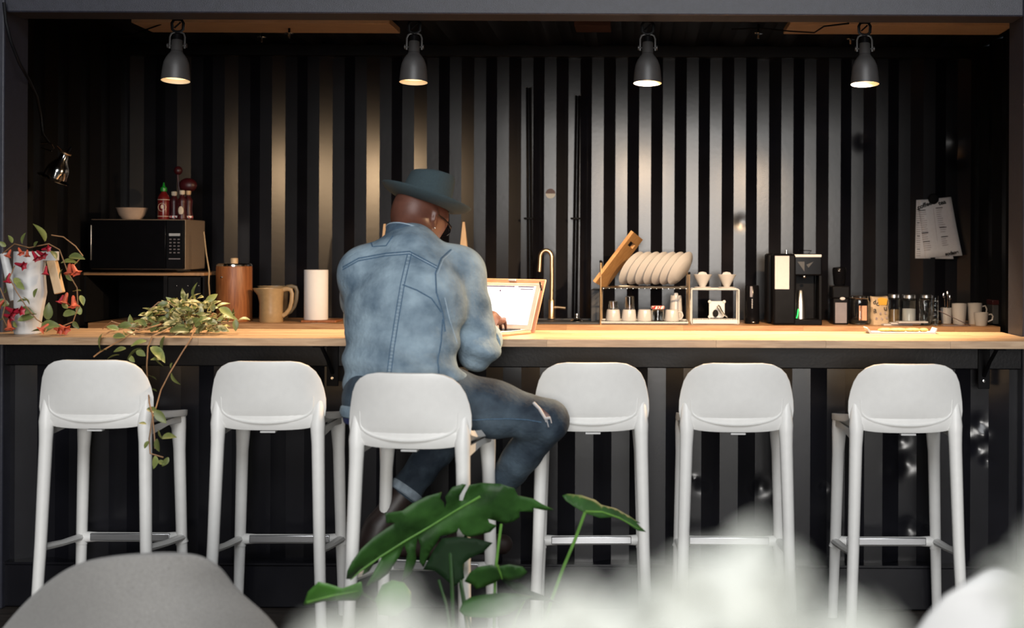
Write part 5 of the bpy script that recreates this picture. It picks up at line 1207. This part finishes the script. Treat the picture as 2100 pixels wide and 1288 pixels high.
for pts, r_ in (([(1200, 1050, 4.0), (1180, 1105, 3.98), (1155, 1165, 3.95), (1130, 1232, 3.92), (1110, 1300, 3.9)], .0052), ([(1028, 1075, 3.98), (1022, 1120, 3.95), (1016, 1170, 3.9), (1012, 1300, 3.9)], .0045), ([(922, 1105, 4.04), (926, 1180, 4.0), (930, 1300, 3.95)], .006), ([(985, 1018, 4.06), (955, 1100, 4.14), (945, 1200, 4.08), (960, 1300, 3.94)], .005),
                ([(900, 1190, 4.0), (915, 1240, 3.95), (925, 1300, 3.92)], .0045), ([(945, 1190, 3.95), (955, 1240, 3.92), (968, 1300, 3.9)], .004), ([(1075, 1230, 3.84), (1060, 1262, 3.85), (1040, 1310, 3.88)], .0035), ([(735, 1212, 3.72), (800, 1250, 3.78), (880, 1310, 3.88)], .004)):
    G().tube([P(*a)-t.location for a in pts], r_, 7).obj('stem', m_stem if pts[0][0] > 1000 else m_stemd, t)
G().lathe([(0, 0), (.16, 0), (.19, .19), (.195, .20), (.18, .20), (.17, .17), (0, .17)], 32).obj('pot', m_slate, t)
G().tube([(0, 0, .16), (0, 0, .22)], [.10, .12], 10).obj('crown', m_stem, t)
# ------------------------------------------------------------------ grey upholstered chair in the foreground
d = 3.1
c0 = P(295, 1300, d)
t = thing('grey_armchair', 'grey wool upholstered chair back in the left foreground', 'chair', (c0.x, d, 0))
rows = []
for i in range(30):
    tt_ = 370*(i/29)**2.2+.15
    tc = min(tt_, 250)
    xl_ = 345-(20*math.sqrt(tc)+90*(1-math.exp(-tc/8))); xr_ = 345+16*math.sqrt(tc)+25*(1-math.exp(-tc/3))-22*math.exp(-((tc-75)/45)**2)
    row = []; th = .030*min(1, (tt_/6)**.5)
    for k in range(44):
        a = 2*math.pi*k/44; u_ = math.copysign(abs(math.cos(a))**.8, math.cos(a)); w_ = math.copysign(abs(math.sin(a))**.55, math.sin(a))
        q = P((xl_+xr_)/2+(xr_-xl_)/2*u_, 1132+tt_, d+.28*u_*u_*min(1, tt_/170)+.05*(1-tt_/370)-th*w_)
        row.append(q-t.location)
    rows.append(row)
g = G().grid(rows, True); g.f += [tuple(range(44)), tuple(29*44+k for k in range(44))]
g.obj('backrest', m_felt, t)
G().lathe([(0, .0), (.20, .0), (.24, .03), (.24, .09), (.20, .12), (0, .125)], 32, (0, .24, .26), sx=1, sy=.9).obj('seat', m_felt, t)
for x in (-1, 1):
    for y in (.05, .52): G().tube([(x*.15, .24+(y-.29)*.5, .27), (x*.28, y, 0)], [.016, .010], 8).obj('leg', m_light_wood, t)
# ------------------------------------------------------------------ white shell chair, right foreground
d = 1.9
t = thing('white_shell_chair', 'out-of-focus white shell chair at the lower right corner', 'chair', (P(2030, 1250, d).x, d, 0))
rows = []
for v_ in range(14):
    f_ = v_/13; z = .915-.42*f_; row = []
    hw = .16*min(1, (f_*1.9+.02)**.42)+.03*f_
    for k in range(21):
        u_ = 2*k/20-1; row.append(Vector((u_*hw+.02, .10*u_*u_*f_+.03*(1-f_)+.0, z-.012*u_*u_*(1-f_))))
    rows.append(row)
rows += [[Vector((p.x, p.y+.10, .45)) for p in rows[-1]], [Vector((p.x, .36, .45)) for p in rows[-1]]]
G().grid(rows).obj('shell', m_whitep, t, solid=.012)
for x in (-1, 1):
    for y in (.08, .36): G().tube([(x*.12+.02, y, .44), (x*.2+.02, y+(.04 if y > .2 else -.04), 0)], .011, 8).obj('leg', m_light_wood, t)
# ------------------------------------------------------------------ pale blooms close to the lens
d = .46
t = thing('pale_flower_plant', 'blurred white and pale green blooms close to the camera along the bottom edge', 'plant', (P(1300, 1288, d).x, d, 0))
rg = random.Random(21)
pt = leaf_mesh('petal', .020, .009, m_pale, .5); 
def bloom(px, py, r, n=26):
    c = P(px, py, d)
    for k in range(n):
        v_ = Vector((rg.gauss(0, 1), rg.gauss(0, 1), rg.gauss(0, 1))).normalized()
        sprig(t, 'petal', pt, c+v_*r*.45, v_+Vector((0, 0, .2)), rg, r/.020*.62)
    G().ell(c-t.location, r*.62).obj('bloom_heart', m_pale, t)
    G().tube([c-t.location, Vector(((c.x-t.location.x)*.6, .03, .9)), Vector((0, .03, .30))], .0022, 6).obj('stem', m_stem, t)
for px, py, r in ((790, 1325, .020), (690, 1350, .014), (905, 1362, .015), (1030, 1345, .015), (1130, 1330, .019), (1250, 1312, .021), (1380, 1300, .023), (1510, 1225, .024), (1530, 1285, .026), (1620, 1320, .018), (1750, 1330, .018), (2130, 1190, .016)):
    bloom(px, py, r)
G().lathe([(0, 0), (.11, 0), (.13, .30), (.135, .31), (.12, .31), (.11, .27), (0, .27)], 28, (0, .03, 0)).obj('pot', m_slate, t)
